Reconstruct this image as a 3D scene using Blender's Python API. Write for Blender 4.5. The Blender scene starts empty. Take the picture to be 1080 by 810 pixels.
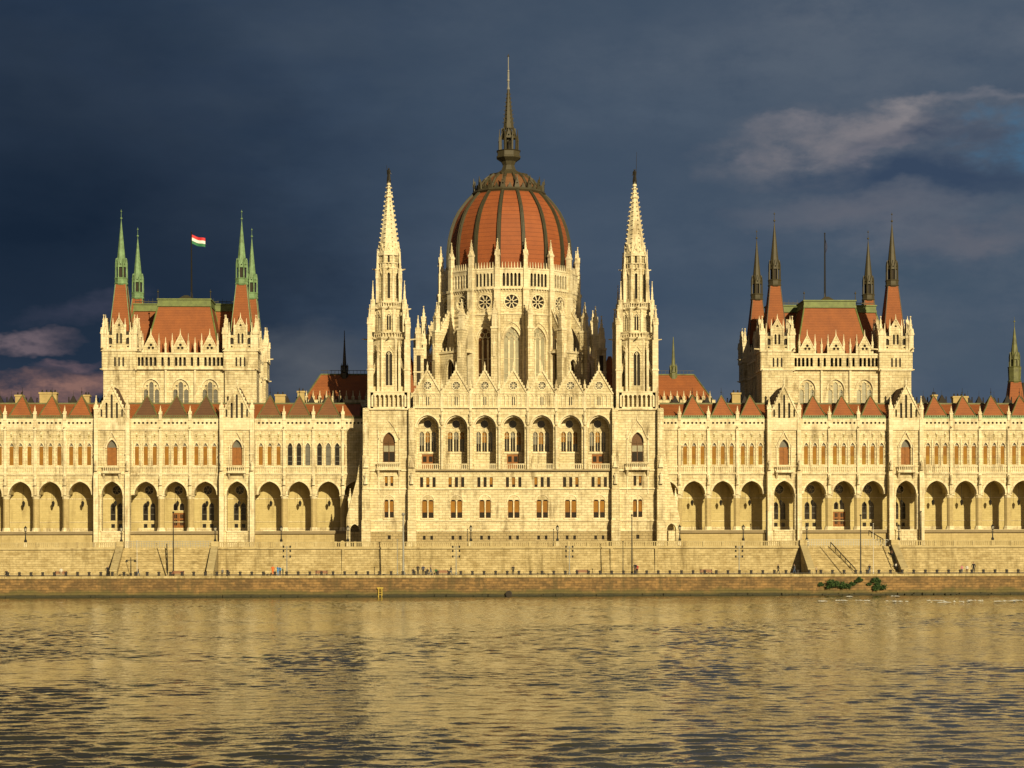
import bpy, bmesh, math, random
from math import sin, cos, tan, pi, radians, sqrt
from mathutils import Vector, Matrix
from mathutils.geometry import tessellate_polygon
random.seed(7)
SC = bpy.context.scene
COL = SC.collection

# ------------------------------------------------------------------ camera model (level view, slight yaw)
FPX = 400/.1875; TH = radians(2.2); RO = radians(.15); EYE = 7.4; CX = -400*tan(TH)
def W(px, py, Y):
    """point of the vertical plane at depth Y that a measured photo position belongs to"""
    nx = (px-540)/FPX; ny = (585-py)/FPX
    tx = nx*cos(RO)+ny*sin(RO); ty = -nx*sin(RO)+ny*cos(RO)
    dx = tx*cos(TH)+sin(TH); dy = -tx*sin(TH)+cos(TH)
    s = (Y+400)/dy
    return CX+dx*s, EYE+ty*s

# ------------------------------------------------------------------ materials
MATS = {}
def nodes_of(name, rough=.8, metallic=0.0):
    m = bpy.data.materials.new(name); m.use_nodes = True
    nt = m.node_tree; b = nt.nodes['Principled BSDF']
    b.inputs['Roughness'].default_value = rough; b.inputs['Metallic'].default_value = metallic
    MATS[name] = m
    return m, nt, b
def N(nt, t, **kw):
    n = nt.nodes.new(t)
    for k, v in kw.items(): setattr(n, k, v)
    return n
def L(nt, a, b): nt.links.new(a, b)
def math_n(nt, op, a, b=None, c=None, clamp=False):
    n = N(nt, 'ShaderNodeMath', operation=op); n.use_clamp = clamp
    for i, v in enumerate((a, b, c)):
        if v is None: continue
        if isinstance(v, (int, float)): n.inputs[i].default_value = v
        else: L(nt, v, n.inputs[i])
    return n.outputs[0]
def mix_col(nt, fac, a, b, mode='MIX'):
    n = N(nt, 'ShaderNodeMix', data_type='RGBA', blend_type=mode)
    if isinstance(fac, (int, float)): n.inputs[0].default_value = fac
    else: L(nt, fac, n.inputs[0])
    for i, v in ((6, a), (7, b)):
        if isinstance(v, tuple): n.inputs[i].default_value = (*v, 1) if len(v) == 3 else v
        else: L(nt, v, n.inputs[i])
    return n.outputs[2]
def ramp(nt, src, p0, p1, v0=0.0, v1=1.0):
    n = N(nt, 'ShaderNodeMapRange'); n.inputs[1].default_value = p0; n.inputs[2].default_value = p1
    n.inputs[3].default_value = v0; n.inputs[4].default_value = v1; n.clamp = True
    L(nt, src, n.inputs[0]); return n.outputs[0]
def noise(nt, vec, scale, detail=3, rough=.55, mapping=None):
    if mapping:
        mp = N(nt, 'ShaderNodeMapping'); mp.inputs['Scale'].default_value = mapping; L(nt, vec, mp.inputs[0]); vec = mp.outputs[0]
    n = N(nt, 'ShaderNodeTexNoise'); n.inputs['Scale'].default_value = scale
    n.inputs['Detail'].default_value = detail; n.inputs['Roughness'].default_value = rough
    L(nt, vec, n.inputs['Vector']); return n.outputs[0]

def stone(name, base, dark, course=.55, block=1.3, mortar=.35, var=.5, rough_bump=.02, stain=.5, stain_col=None, joint=.02, mott=.45):
    m, nt, b = nodes_of(name, .85)
    geo = N(nt, 'ShaderNodeNewGeometry'); pos = geo.outputs['Position']
    sep = N(nt, 'ShaderNodeSeparateXYZ'); L(nt, pos, sep.inputs[0])
    u = math_n(nt, 'ADD', sep.outputs[0], sep.outputs[1])
    cmb = N(nt, 'ShaderNodeCombineXYZ'); L(nt, u, cmb.inputs[0]); L(nt, sep.outputs[2], cmb.inputs[1])
    br = N(nt, 'ShaderNodeTexBrick'); br.inputs['Scale'].default_value = 1
    br.inputs['Brick Width'].default_value = block; br.inputs['Row Height'].default_value = course
    br.inputs['Mortar Size'].default_value = joint; br.inputs['Mortar Smooth'].default_value = .3
    br.inputs['Color1'].default_value = (0, 0, 0, 1); br.inputs['Color2'].default_value = (1, 1, 1, 1)
    br.inputs['Mortar'].default_value = (.5, .5, .5, 1)
    L(nt, cmb.outputs[0], br.inputs['Vector'])
    bw = N(nt, 'ShaderNodeRGBToBW'); L(nt, br.outputs['Color'], bw.inputs[0])
    n1 = noise(nt, pos, .35, 4, .6)
    n2 = noise(nt, pos, 1.6, 3, .6)
    f = math_n(nt, 'MULTIPLY_ADD', bw.outputs[0], var*.5, math_n(nt, 'MULTIPLY', ramp(nt, n1, .3, .7), var*.55))
    f = math_n(nt, 'ADD', f, math_n(nt, 'MULTIPLY', math_n(nt, 'SUBTRACT', noise(nt, pos, 1.1, 5, .7, (1, 1, 1.6)), .5), mott*3), clamp=True)
    c = mix_col(nt, f, base, dark)
    c = mix_col(nt, math_n(nt, 'MULTIPLY', br.outputs['Fac'], mortar), c, tuple(x*.45 for x in dark))
    streak = noise(nt, pos, .9, 4, .65, (1, 1, .16))
    sf = math_n(nt, 'MULTIPLY', math_n(nt, 'MULTIPLY', ramp(nt, streak, .48, .68), ramp(nt, noise(nt, pos, .14, 3), .4, .56)), stain)
    sc = stain_col or tuple(x*.5 for x in dark)
    c = mix_col(nt, sf, c, sc)
    L(nt, c, b.inputs['Base Color'])
    bp = N(nt, 'ShaderNodeBump'); bp.inputs['Strength'].default_value = 1; bp.inputs['Distance'].default_value = 1
    h = math_n(nt, 'MULTIPLY_ADD', n2, rough_bump, math_n(nt, 'MULTIPLY', br.outputs['Fac'], -rough_bump))
    h = math_n(nt, 'MULTIPLY_ADD', bw.outputs[0], rough_bump*.6, h)
    L(nt, h, bp.inputs['Height']); L(nt, bp.outputs[0], b.inputs['Normal'])
    return m, nt, b, c, sep
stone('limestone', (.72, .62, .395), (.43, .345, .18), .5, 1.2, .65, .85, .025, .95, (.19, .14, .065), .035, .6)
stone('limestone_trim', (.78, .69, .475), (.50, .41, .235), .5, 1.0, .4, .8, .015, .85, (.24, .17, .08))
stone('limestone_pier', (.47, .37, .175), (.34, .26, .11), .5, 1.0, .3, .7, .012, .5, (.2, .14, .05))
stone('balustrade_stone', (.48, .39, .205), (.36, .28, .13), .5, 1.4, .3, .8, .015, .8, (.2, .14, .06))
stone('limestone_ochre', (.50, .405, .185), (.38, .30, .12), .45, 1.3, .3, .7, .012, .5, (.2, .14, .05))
stone('limestone_rough', (.42, .33, .17), (.29, .215, .095), .5, 1.1, .5, .9, .06, .35, (.17, .12, .05), .05)
stone('terrace_block', (.53, .425, .22), (.30, .22, .09), .42, 1.15, .3, .9, .045, .85, (.2, .145, .055), .03, .8)
# quay wall: brown blocks with a damp mossy foot
m, nt, b, c, sep = stone('quay_block', (.30, .175, .06), (.12, .072, .026), .45, 1.25, .3, 1.2, .06, .9, (.1, .07, .025), .03, .9)
geo = N(nt, 'ShaderNodeNewGeometry')
edge = noise(nt, geo.outputs['Position'], .22, 5, .65, (1, 1, 2.5))
lim = math_n(nt, 'MULTIPLY_ADD', edge, 2.6, -.15)
wet = ramp(nt, math_n(nt, 'SUBTRACT', sep.outputs[2], lim), -.35, .25, 1, 0)
c2 = mix_col(nt, math_n(nt, 'MULTIPLY', wet, .85), c, (.10, .085, .025))
foot = ramp(nt, math_n(nt, 'MULTIPLY_ADD', edge, -.9, sep.outputs[2]), -.15, .12, 1, 0)
c2 = mix_col(nt, foot, c2, (.035, .032, .014))
L(nt, c2, b.inputs['Base Color'])

def plain(name, col, rough=.7, metallic=0.0, var=.25, scale=.6, bump=0.0, dark=None):
    m, nt, b = nodes_of(name, rough, metallic)
    geo = N(nt, 'ShaderNodeNewGeometry')
    n = noise(nt, geo.outputs['Position'], scale, 4, .6)
    c = mix_col(nt, math_n(nt, 'MULTIPLY', ramp(nt, n, .3, .7), var*2 if var < .5 else 1), col, dark or tuple(x*.6 for x in col))
    L(nt, c, b.inputs['Base Color'])
    if bump:
        bp = N(nt, 'ShaderNodeBump'); bp.inputs['Distance'].default_value = 1
        L(nt, math_n(nt, 'MULTIPLY', n, bump), bp.inputs['Height']); L(nt, bp.outputs[0], b.inputs['Normal'])
    return m
def tiles(name, a, d, row=.35):
    m, nt, b = nodes_of(name, .75)
    geo = N(nt, 'ShaderNodeNewGeometry'); pos = geo.outputs['Position']
    sep = N(nt, 'ShaderNodeSeparateXYZ'); L(nt, pos, sep.inputs[0])
    n1 = noise(nt, pos, .5, 5, .65); n2 = noise(nt, pos, 5, 2)
    c = mix_col(nt, math_n(nt, 'MULTIPLY_ADD', ramp(nt, n1, .3, .7), .6, math_n(nt, 'MULTIPLY', n2, .35)), a, d)
    w = math_n(nt, 'FRACT', math_n(nt, 'DIVIDE', sep.outputs[2], row))
    line = ramp(nt, w, 0, .18, .55, 0)
    c = mix_col(nt, line, c, tuple(x*.35 for x in d))
    L(nt, c, b.inputs['Base Color'])
    bp = N(nt, 'ShaderNodeBump'); bp.inputs['Distance'].default_value = 1
    L(nt, math_n(nt, 'MULTIPLY', w, .05), bp.inputs['Height']); L(nt, bp.outputs[0], b.inputs['Normal'])
tiles('roof_tile', (.31, .092, .018), (.18, .050, .011))
tiles('dome_tile', (.31, .082, .018), (.20, .05, .012), .9)
plain('copper_green', (.19, .32, .15), .6, 0, .45, 1.1, 0, (.085, .13, .055))
plain('copper_moss', (.15, .155, .05), .65, 0, .45, 1.1, 0, (.06, .058, .022))
plain('copper_brown', (.06, .048, .02), .65, 0, .45, .9, 0, (.04, .032, .015))
plain('rib_copper', (.045, .042, .018), .7, 0, .4, .6, 0, (.025, .022, .01))
plain('slate_dark', (.02, .015, .011), .85)
plain('blind', (.28, .125, .004), .8, 0, .45, .5, 0, (.15, .06, .003))
tiles('tile_brown', (.115, .048, .014), (.075, .03, .01))
tiles('tile_mid', (.19, .075, .02), (.12, .045, .014))
plain('slate_brown', (.085, .038, .016), .8)
plain('copper_olive', (.16, .20, .055), .65, 0, .45, .9, 0, (.08, .10, .03))
plain('amber_glass', (.12, .052, .012), .25, 0, .4, .8)
plain('blind_pale', (.30, .16, .012), .8, 0, .4, .5)
plain('oak_door', (.27, .095, .008), .7, 0, .45, 1.5)
plain('dark_glass', (.022, .018, .014), .12, 0, .3, .7)
plain('grey_glass', (.16, .15, .12), .2, 0, .4, .8)
plain('sheen_glass', (.34, .31, .2), .25, 0, .4, .8)  # reflected sunlight put into the colour of the panes
plain('opening_shade', (.03, .022, .014), .9)  # near-black colour standing in for the shade inside openings
plain('iron', (.018, .016, .014), .5, .3)
plain('bronze', (.035, .03, .022), .45, .4)
plain('zinc', (.30, .29, .25), .5, .3)
plain('asphalt', (.075, .065, .05), .9, 0, .3, .7)
plain('granite', (.035, .028, .022), .8)
plain('paving', (.26, .20, .11), .9, 0, .3, .5)
plain('bench_wood', (.22, .075, .03), .6)
plain('yellow_paint', (.46, .32, .04), .7)
plain('white_metal', (.62, .58, .5), .5)
plain('chimney_brick', (.46, .34, .14), .85, 0, .35, .8)
plain('lamp_glass', (.5, .46, .36), .2)
plain('leaf', (.05, .095, .022), .6, 0, .4, 2)
plain('leaf_dark', (.02, .045, .012), .6, 0, .4, 2)
plain('twig', (.1, .07, .04), .9)
plain('foam_white', (.75, .74, .68), .6)
plain('flag_red', (.55, .02, .03), .7, 0, .1)
plain('flag_white', (.75, .73, .7), .7, 0, .1)
plain('flag_green', (.02, .16, .06), .7, 0, .1)
plain('skin', (.42, .24, .15), .6, 0, .1)
CLOTH = {'black cloth': (.012, .012, .014), 'navy cloth': (.02, .03, .08), 'grey cloth': (.12, .12, .12), 'white cloth': (.65, .62, .55),
         'red cloth': (.4, .03, .03), 'orange cloth': (.65, .14, .02), 'blue cloth': (.03, .2, .5), 'denim cloth': (.05, .08, .15),
         'brown cloth': (.12, .06, .03), 'green cloth': (.03, .13, .04), 'beige cloth': (.4, .31, .2), 'pink cloth': (.55, .2, .22)}
for k, v in CLOTH.items(): plain(k, v, .85, 0, .15, 2)
plain('hair', (.03, .018, .01), .7)

# ------------------------------------------------------------------ mesh collector
class MB:
    def __init__(s, T=None, mat='limestone'):
        s.v = []; s.f = []; s.m = []; s.names = []; s.T = T or Matrix(); s.use(mat)
    def use(s, mat):
        if mat not in s.names: s.names.append(mat)
        s.mi = s.names.index(mat); return s
    def add(s, vs, fs, T=None):
        o = len(s.v); M = s.T @ T if T is not None else s.T
        s.v += [M @ Vector(p) for p in vs]
        s.f += [tuple(o+i for i in f) for f in fs]; s.m += [s.mi]*len(fs)
    def box(s, x0, x1, y0, y1, z0, z1, T=None):
        s.add([(x0,y0,z0),(x1,y0,z0),(x1,y1,z0),(x0,y1,z0),(x0,y0,z1),(x1,y0,z1),(x1,y1,z1),(x0,y1,z1)],
              [(0,3,2,1),(4,5,6,7),(0,1,5,4),(1,2,6,5),(2,3,7,6),(3,0,4,7)], T)
    def wall(s, outer, holes, y0, y1, back=True, T=None, sides=True):
        loops = [outer]+list(holes); pts = [p for l in loops for p in l]
        tri = tessellate_polygon([[Vector((x, z, 0)) for x, z in l] for l in loops])
        n = len(pts)
        vs = [(x, y0, z) for x, z in pts]+[(x, y1, z) for x, z in pts]
        fs = [tuple(t) for t in tri]
        if back: fs += [tuple(n+i for i in reversed(t)) for t in tri]
        o = 0
        for k, l in enumerate(loops):
            if k or sides:
                for i in range(len(l)):
                    j = (i+1) % len(l); fs.append((o+i, o+j, n+o+j, n+o+i))
            o += len(l)
        s.add(vs, fs, T)
    def poly(s, pts, y, T=None):
        s.add([(x, y, z) for x, z in pts], [tuple(range(len(pts)))], T)
    def band(s, pts, w, y0, y1, closed=False, T=None):
        """moulding of width w outside a polyline in the xz plane (offset to its left)"""
        n = len(pts); off = []
        for i in range(n):
            a = Vector(pts[(i-1) % n] if (closed or i > 0) else pts[i]); c = Vector(pts[(i+1) % n] if (closed or i < n-1) else pts[i])
            p = Vector(pts[i]); d1 = (p-a); d2 = (c-p)
            if d1.length < 1e-6: d1 = d2
            if d2.length < 1e-6: d2 = d1
            n1 = Vector((-d1.y, d1.x)).normalized(); n2 = Vector((-d2.y, d2.x)).normalized()
            nn = (n1+n2); nn = nn.normalized() if nn.length > 1e-6 else n1
            k = 1/max(.5, nn.dot(n1)); off.append(p+nn*w*k)
        for i in range(n if closed else n-1):
            j = (i+1) % n
            a, c, d, e = pts[i], pts[j], off[j], off[i]
            s.add([(a[0],y0,a[1]),(c[0],y0,c[1]),(d[0],y0,d[1]),(e[0],y0,e[1]),(a[0],y1,a[1]),(c[0],y1,c[1]),(d[0],y1,d[1]),(e[0],y1,e[1])],
                  [(0,1,2,3),(7,6,5,4),(0,4,5,1),(1,5,6,2),(2,6,7,3),(3,7,4,0)], T)
    def frus(s, cx, cy, z0, z1, r0, r1, n=8, rot=None, T=None, caps=True):
        """n-gon frustum, r = apothem (flat faces along the axes)"""
        rot = pi/n if rot is None else rot; k = 1/cos(pi/n)
        vs = [(cx+r0*k*cos(rot+2*pi*i/n), cy+r0*k*sin(rot+2*pi*i/n), z0) for i in range(n)]
        if r1 > 1e-4:
            vs += [(cx+r1*k*cos(rot+2*pi*i/n), cy+r1*k*sin(rot+2*pi*i/n), z1) for i in range(n)]
            fs = [(i, (i+1) % n, n+(i+1) % n, n+i) for i in range(n)]
            if caps: fs += [tuple(reversed(range(n))), tuple(range(n, 2*n))]
        else:
            vs.append((cx, cy, z1)); fs = [(i, (i+1) % n, n) for i in range(n)]
            if caps: fs.append(tuple(reversed(range(n))))
        s.add(vs, fs, T)
    def lathe(s, cx, cy, prof, n=8, T=None):
        for (r0, z0), (r1, z1) in zip(prof, prof[1:]):
            s.frus(cx, cy, z0, z1, max(r0, .001), r1, n, T=T, caps=True)
    def tube(s, p, q, r, r2=None, n=6, T=None):
        p = Vector(p); q = Vector(q); d = (q-p)
        if d.length < 1e-6: return
        a = d.orthogonal().normalized(); b = d.normalized().cross(a); r2 = r if r2 is None else r2
        vs = [p+(a*cos(2*pi*i/n)+b*sin(2*pi*i/n))*r for i in range(n)]+[q+(a*cos(2*pi*i/n)+b*sin(2*pi*i/n))*r2 for i in range(n)]
        s.add(vs, [(i, (i+1) % n, n+(i+1) % n, n+i) for i in range(n)]+[tuple(reversed(range(n))), tuple(range(n, 2*n))], T)
    def quadprism(s, pts, x0, x1, T=None):
        """polygon in the yz plane swept from x0 to x1"""
        n = len(pts)
        s.add([(x0, y, z) for y, z in pts]+[(x1, y, z) for y, z in pts],
              [tuple(range(n)), tuple(reversed(range(n, 2*n)))]+[(i, (i+1) % n, n+(i+1) % n, n+i) for i in range(n)], T)
    def ball(s, c, r, T=None, sz=1):
        prof = [(r*sin(pi*i/6), c[2]-r*sz*cos(pi*i/6)) for i in range(7)]
        for (r0, z0), (r1, z1) in zip(prof, prof[1:]):
            if r0 < 1e-4: s.frus(c[0], c[1], z1, z0, r1, 0, 8, T=T, caps=False)
            else: s.frus(c[0], c[1], z0, z1, r0, r1, 8, T=T, caps=False)
    def build(s, name, parent=None, loc=None):
        me = bpy.data.meshes.new(name)
        vs = s.v
        if loc is not None: loc = Vector(loc); vs = [p-loc for p in vs]
        me.from_pydata([tuple(p) for p in vs], [], s.f)
        for nm in s.names: me.materials.append(MATS[nm])
        me.polygons.foreach_set('material_index', s.m)
        bm = bmesh.new(); bm.from_mesh(me); bmesh.ops.recalc_face_normals(bm, faces=bm.faces); bm.to_mesh(me); bm.free()
        me.update()
        o = bpy.data.objects.new(name, me); COL.objects.link(o)
        if parent: o.parent = parent
        if loc is not None: o.location = loc
        return o

def tag(o, label=None, cat=None, group=None, kind=None):
    if label: o['label'] = label
    if cat: o['category'] = cat
    if group: o['group'] = group
    if kind: o['kind'] = kind
    return o
def empty(name, loc, label=None, cat=None, group=None, parent=None):
    o = bpy.data.objects.new(name, None); COL.objects.link(o); o.location = loc
    if parent: o.parent = parent
    return tag(o, label, cat, group)

def arch(cx, w, zb, zt, rise=None, n=7):
    """closed outline: bottom left, up, over the arch, down to bottom right"""
    rise = w*.8 if rise is None else rise
    c = (rise*rise-w*w/4)/w; R = c+w/2; zs = zt-rise
    a1 = math.atan2(rise, -c); pts = [(cx-w/2, zb)]
    for i in range(n+1):
        a = pi+(a1-pi)*i/n; pts.append((cx+c+R*cos(a), zs+R*sin(a)))
    right = [(2*cx-x, z) for x, z in reversed(pts[:-1])]
    return pts+right
def circle(cx, cz, r, n=14, a0=0):
    return [(cx+r*cos(a0+2*pi*i/n), cz+r*sin(a0+2*pi*i/n)) for i in range(n)]
def rect(x0, x1, z0, z1): return [(x0, z0), (x0, z1), (x1, z1), (x1, z0)]

def window(parent, T, cx, w, zb, zt, y, rise=None, lights=1, glass='dark_glass', blind=None, blind_top=None, blind_bottom=None,
           frame=.07, name='window', trim='limestone_trim', transoms=(), oculus=False, bar=None):
    mb = MB(T, glass); out = arch(cx, w, zb, zt, rise) if rise != 0 else rect(cx-w/2, cx+w/2, zb, zt)
    mb.poly(out, y)
    zs = zt-(w*.8 if rise is None else rise)
    if blind:
        mb.use(blind); b1 = zs if blind_top is None else blind_top; b0 = zb if blind_bottom is None else blind_bottom
        mb.wall(rect(cx-w/2+.01, cx+w/2-.01, b0, b1), [], y-.06, y-.02)
    mb.use(trim)
    inner = list(reversed(out)) if rise != 0 else list(reversed(out))
    mb.band([tuple(p) for p in inner], frame, y-.14, y+.02, closed=True)
    bw = bar or .05
    for k in range(1, lights):
        x = cx-w/2+w*k/lights
        mb.box(x-bw, x+bw, y-.16, y+.01, zb, zs+(.15 if not oculus else 0))
    if oculus:
        lw = w/lights
        for k in range(lights):
            x = cx-w/2+lw*(k+.5)
            a = arch(x, lw-.02, zs-lw*.1, zs+lw*.55, lw*.6, 4)[1:-1]
            mb.band(a, .09, y-.15, y+.01)
        r = w*.19
        if lights == 3:
            cs = [(cx-w*.22, zs+w*.32, w*.15), (cx+w*.22, zs+w*.32, w*.15), (cx, zs+(zt-zs)*.70, w*.16)]
        else: cs = [(cx, zs+(zt-zs)*.52, r)]
        for (a_, b_, r_) in cs: mb.band(circle(a_, b_, r_, 10)[::-1], .09, y-.15, y+.01, closed=True)
    for z in transoms: mb.box(cx-w/2, cx+w/2, y-.12, y+.01, z-.05, z+.05)
    return mb.build(name, parent)

def pinnacle(mb, x, y, z0, zt, w, crockets=True, T=None):
    """square shaft, little gables and a crocketed spirelet"""
    h = zt-z0; zs = z0+h*.45
    mb.box(x-w/2, x+w/2, y-w/2, y+w/2, z0, zs, T)
    mb.box(x-w*.62, x+w*.62, y-w*.62, y+w*.62, zs-h*.03, zs+h*.03, T)
    for a in (0, pi/2):
        M = Matrix.Translation((x, y, 0)) @ Matrix.Rotation(a, 4, 'Z')
        TT = M if T is None else T @ M
        mb.wall([(-w*.55, zs), (0, zs+h*.16), (w*.55, zs)], [], -w*.58, w*.58, T=TT)
    mb.frus(x, y, zs, zt-h*.04, w*.42, .03, 4, T=T)
    mb.ball((x, y, zt-h*.05), w*.17, T)
    if crockets:
        for k in range(1, 4):
            t = k/4.2; r = w*.42*(1-t)*1.35; z = zs+(zt-h*.04-zs)*t
            for a in range(4):
                an = pi/4+a*pi/2
                mb.frus(x+r*cos(an), y+r*sin(an), z, z+w*.2, w*.07, w*.1, 4, T=T)

def balustrade(mb, x0, x1, y, z0, h, step=.42, post=3.2, w=.16, T=None, t=.28):
    mb.box(x0, x1, y-t/2, y+t/2, z0, z0+h*.16, T); mb.box(x0, x1, y-t/2-.03, y+t/2+.03, z0+h*.86, z0+h, T)
    n = max(1, int((x1-x0)/step))
    for i in range(n):
        x = x0+(i+.5)*(x1-x0)/n; mb.box(x-w/2, x+w/2, y-w/2, y+w/2, z0+h*.16, z0+h*.86, T)
    if post:
        k = max(1, round((x1-x0)/post))
        for i in range(k+1):
            x = x0+i*(x1-x0)/k; mb.box(x-.22, x+.22, y-t/2-.06, y+t/2+.06, z0, z0+h+.06, T)

def figure(mb, x, y, z, h, T=None):
    """small stone or bronze statue"""
    mb.lathe(x, y, [(h*.16, z), (h*.13, z+h*.3), (h*.10, z+h*.5), (h*.15, z+h*.72), (h*.12, z+h*.82), (h*.05, z+h*.86)], 6, T)
    mb.ball((x, y, z+h*.92), h*.07, T)

# ================================================================== THE BUILDING
GR = 8.8                      # terrace level
bld = empty('parliament_building', (0, 0, GR), 'huge pale limestone parliament with a tall red ribbed dome between two white spired towers', 'building')
def part_build(mb, name, parent=bld):
    """parts sit in world coordinates: undo the offset of the thing's base"""
    o = mb.build(name, parent)
    if parent is bld: o.location = -Vector(bld.location)
    return o
def side(sg): return Matrix.Diagonal((sg, 1, 1, 1))
BAY = 5.77

def lantern_lamp(x, y, z):
    mb = MB(Matrix.Translation((x, y, z)), 'iron')
    mb.tube((0, 0, 0), (0, 0, 3.2), .03); mb.frus(0, 0, -.1, .25, .28, .1, 6); mb.frus(0, 0, -.75, -.1, .17, .27, 6)
    mb.frus(0, 0, -.95, -.75, .05, .17, 6)
    mb.use('dark_glass'); mb.frus(0, 0, -.7, -.15, .185, .285, 6, rot=0)
    return mb

HANG = []
def build_wing(sg):
    T = side(sg); left = sg < 0
    mb = MB(T)
    bays = [(33.3+BAY*i, 33.3+BAY*(i+1), 0) for i in range(3)]
    bays = [(33.3, 39.08, 0), (39.08, 44.86, 0), (44.86, 50.6, 0), (50.6, 57.45, 1), (57.45, 63.25, 0), (63.25, 69.05, 0), (69.05, 74.9, 0), (74.9, 81.9, 1)]
    u = 81.9
    for i in range(5): bays.append((u, u+5.8, 0)); u += 5.8
    UEND = u
    # partial bay beside the river block
    allb = [(27.9, 33.3, 2)]+bays
    wins = []
    for bi, (a, b, g) in enumerate(allb):
        c = (a+b)/2; y0 = -1.0 if g == 1 else 0.0; aw = 4.05 if g == 1 else 4.42
        if g == 2: c = 30.9
        # spandrel over the arcade
        top = 23.4
        ar = arch(c, aw, 19.3, 21.95, 2.62, 9)
        outer = [(a, 19.3)]+ar+[(b, 19.3), (b, top), (a, top)]
        mb.use('limestone')
        mb.wall(outer, [], y0, y0+1.5)
        mb.use('limestone_trim'); mb.band(ar[1:-1], .38, y0-.14, y0+.05); mb.band(ar[1:-1], .14, y0-.24, y0-.14)
        # wall of the main floor with its lancets
        holes = []
        if g == 1:
            holes = [arch(c, 1.95, 25.1, 30.15, 1.7)]
        else:
            step = 1.745
            for k in (-1, 0, 1):
                cc = c+k*step
                if g == 2: cc = (a+b)/2+2.7+(k-1)*1.7; 
                if g == 2 and k < 1: continue
                holes.append(arch(cc, .98, 25.1, 29.55, .95))
        mb.use('limestone'); mb.wall(rect(a, b, top, 34.3), holes, y0, y0+.7)
        for h in holes:
            mb.use('limestone_trim'); mb.band(h[1:-1], .16, y0-.13, y0+.04)
        # strings, sill band with blind panels, cornice
        mb.use('limestone_trim')
        mb.box(a, b, y0-.30, y0+.1, 23.3, 23.62); mb.box(a, b, y0-.16, y0+.1, 24.72, 24.98)
        mb.box(a, b, y0-.26, y0+.1, 31.95, 32.2); mb.box(a, b, y0-.36, y0+.1, 32.2, 32.42)
        if g != 1:
            x = a+.5
            while x < b-.4:
                mb.box(x-.07, x+.07, y0-.1, y0+.05, 23.62, 24.72); x += .42
            for k in (-1.5, -.5, .5, 1.5):
                xx = c+k*1.745
                if g == 2: continue
                mb.box(xx-.11, xx+.11, y0-.2, y0+.05, 24.98, 29.3)
                mb.frus(xx, y0-.1, 29.3, 30.4, .18, .02, 4)
            if g == 0:
                for k in (-1, 0, 1):
                    xx = c+k*1.745
                    mb.use('limestone_ochre'); mb.box(xx-.07, xx+.07, y0-.08, y0+.03, 30.2, 31.45); mb.box(xx-.22, xx+.22, y0-.08, y0+.03, 30.75, 30.95)
                    mb.use('limestone_trim'); mb.frus(xx, y0-.05, 31.2, 31.7, .2, .02, 4)
        # parapet: pierced frieze over a dark sheet painted as gutter shade
        fr = []
        if g != 1:
            n = 6; f0, f1 = a+.5, b-.4
            for i in range(n):
                x = f0+(i+.5)*(f1-f0)/n; fr.append(circle(x, 33.45, .25, 6, pi/6))
        mb.use('limestone_trim'); mb.wall(rect(a, b, 32.42, 34.3), fr, y0-.36, y0-.1)
        if g != 1:
            mb.use('opening_shade'); mb.box(a+.3, b-.3, y0-.085, y0-.02, 32.9, 34.0)
            mb.use('copper_moss' if left else 'copper_green'); mb.box(a+.35, b-.3, y0-.25, y0-.05, 34.3, 34.62)
            n = 14
            for i in range(n):
                x = a+.4+(i+.5)*(b-a-.75)/n; mb.box(x-.08, x+.08, y0-.2, y0-.1, 34.62, 34.95)
        # piers, capitals and bases
        mb.use('limestone_ochre' if g != 1 else 'limestone')
        piers = []
        if g == 1:
            for s_ in (-1, 1):
                x = c+s_*(aw/2+(b-a-aw)/4); piers.append((x, (b-a-aw)/2, y0, 1.5))
        for (x, w, yy, d) in piers:
            mb.box(x-w/2, x+w/2, yy, yy+d, GR, 19.3)
        if g == 1:   # stepped buttresses framing the gable bay
            mb.use('limestone_trim')
            for s_ in (-1, 1):
                x = c+s_*((b-a)/2-.45)
                mb.box(x-.45, x+.45, y0-.9, y0, GR, 22.6)
                mb.quadprism([(y0-.9, 22.6), (y0-.55, 23.6), (y0, 23.6), (y0, 22.6)], x-.45, x+.45)
                mb.box(x-.38, x+.38, y0-.55, y0, 23.6, 34.0)
                mb.box(x-.45, x+.45, y0-.65, y0, 27.2, 27.5); figure(mb, x, y0-.8, 24.0, 2.0)
                pinnacle(mb, x, y0-.1, 34.0, 38.9, .75)
                x2 = c+s_*(aw/2-.0+.25)
                mb.frus(x2+s_*.0, y0-.12, 12.2, 18.9, .13, .13, 8); mb.frus(x2, y0-.12, 18.7, 19.3, .15, .28, 8)
    def pier(x, w=1.35):
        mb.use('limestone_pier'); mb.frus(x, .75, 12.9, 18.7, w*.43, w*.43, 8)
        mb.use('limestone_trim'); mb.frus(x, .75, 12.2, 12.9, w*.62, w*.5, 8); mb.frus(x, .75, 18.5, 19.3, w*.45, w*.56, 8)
        mb.box(x-w*.56, x+w*.56, -.05, 1.5, 19.05, 19.3)
        # strip between the bays above
        mb.box(x-.3, x+.3, -.4, 0, 19.3, 23.3); figure(mb, x, -.62, 21.2, 1.9)
        mb.box(x-.26, x+.26, -.42, 0, 23.3, 33.9)
        mb.box(x-.36, x+.36, -.55, 0, 32.0, 32.6)
        pinnacle(mb, x, -.25, 33.9, 36.9, .6)
        mb.frus(x, -.75, 32.5, 32.8, .12, .16, 4); mb.tube((x, -.4, 32.7), (x, -1.15, 32.55), .13, .09)   # spout
    for x in (33.3, 39.08, 44.86, 63.25, 69.05): pier(x)
    for i in range(1, 5): pier(81.9+5.8*i)
    # plinth below the arcade, floor, back wall, vault
    mb.use('limestone_pier')
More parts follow.
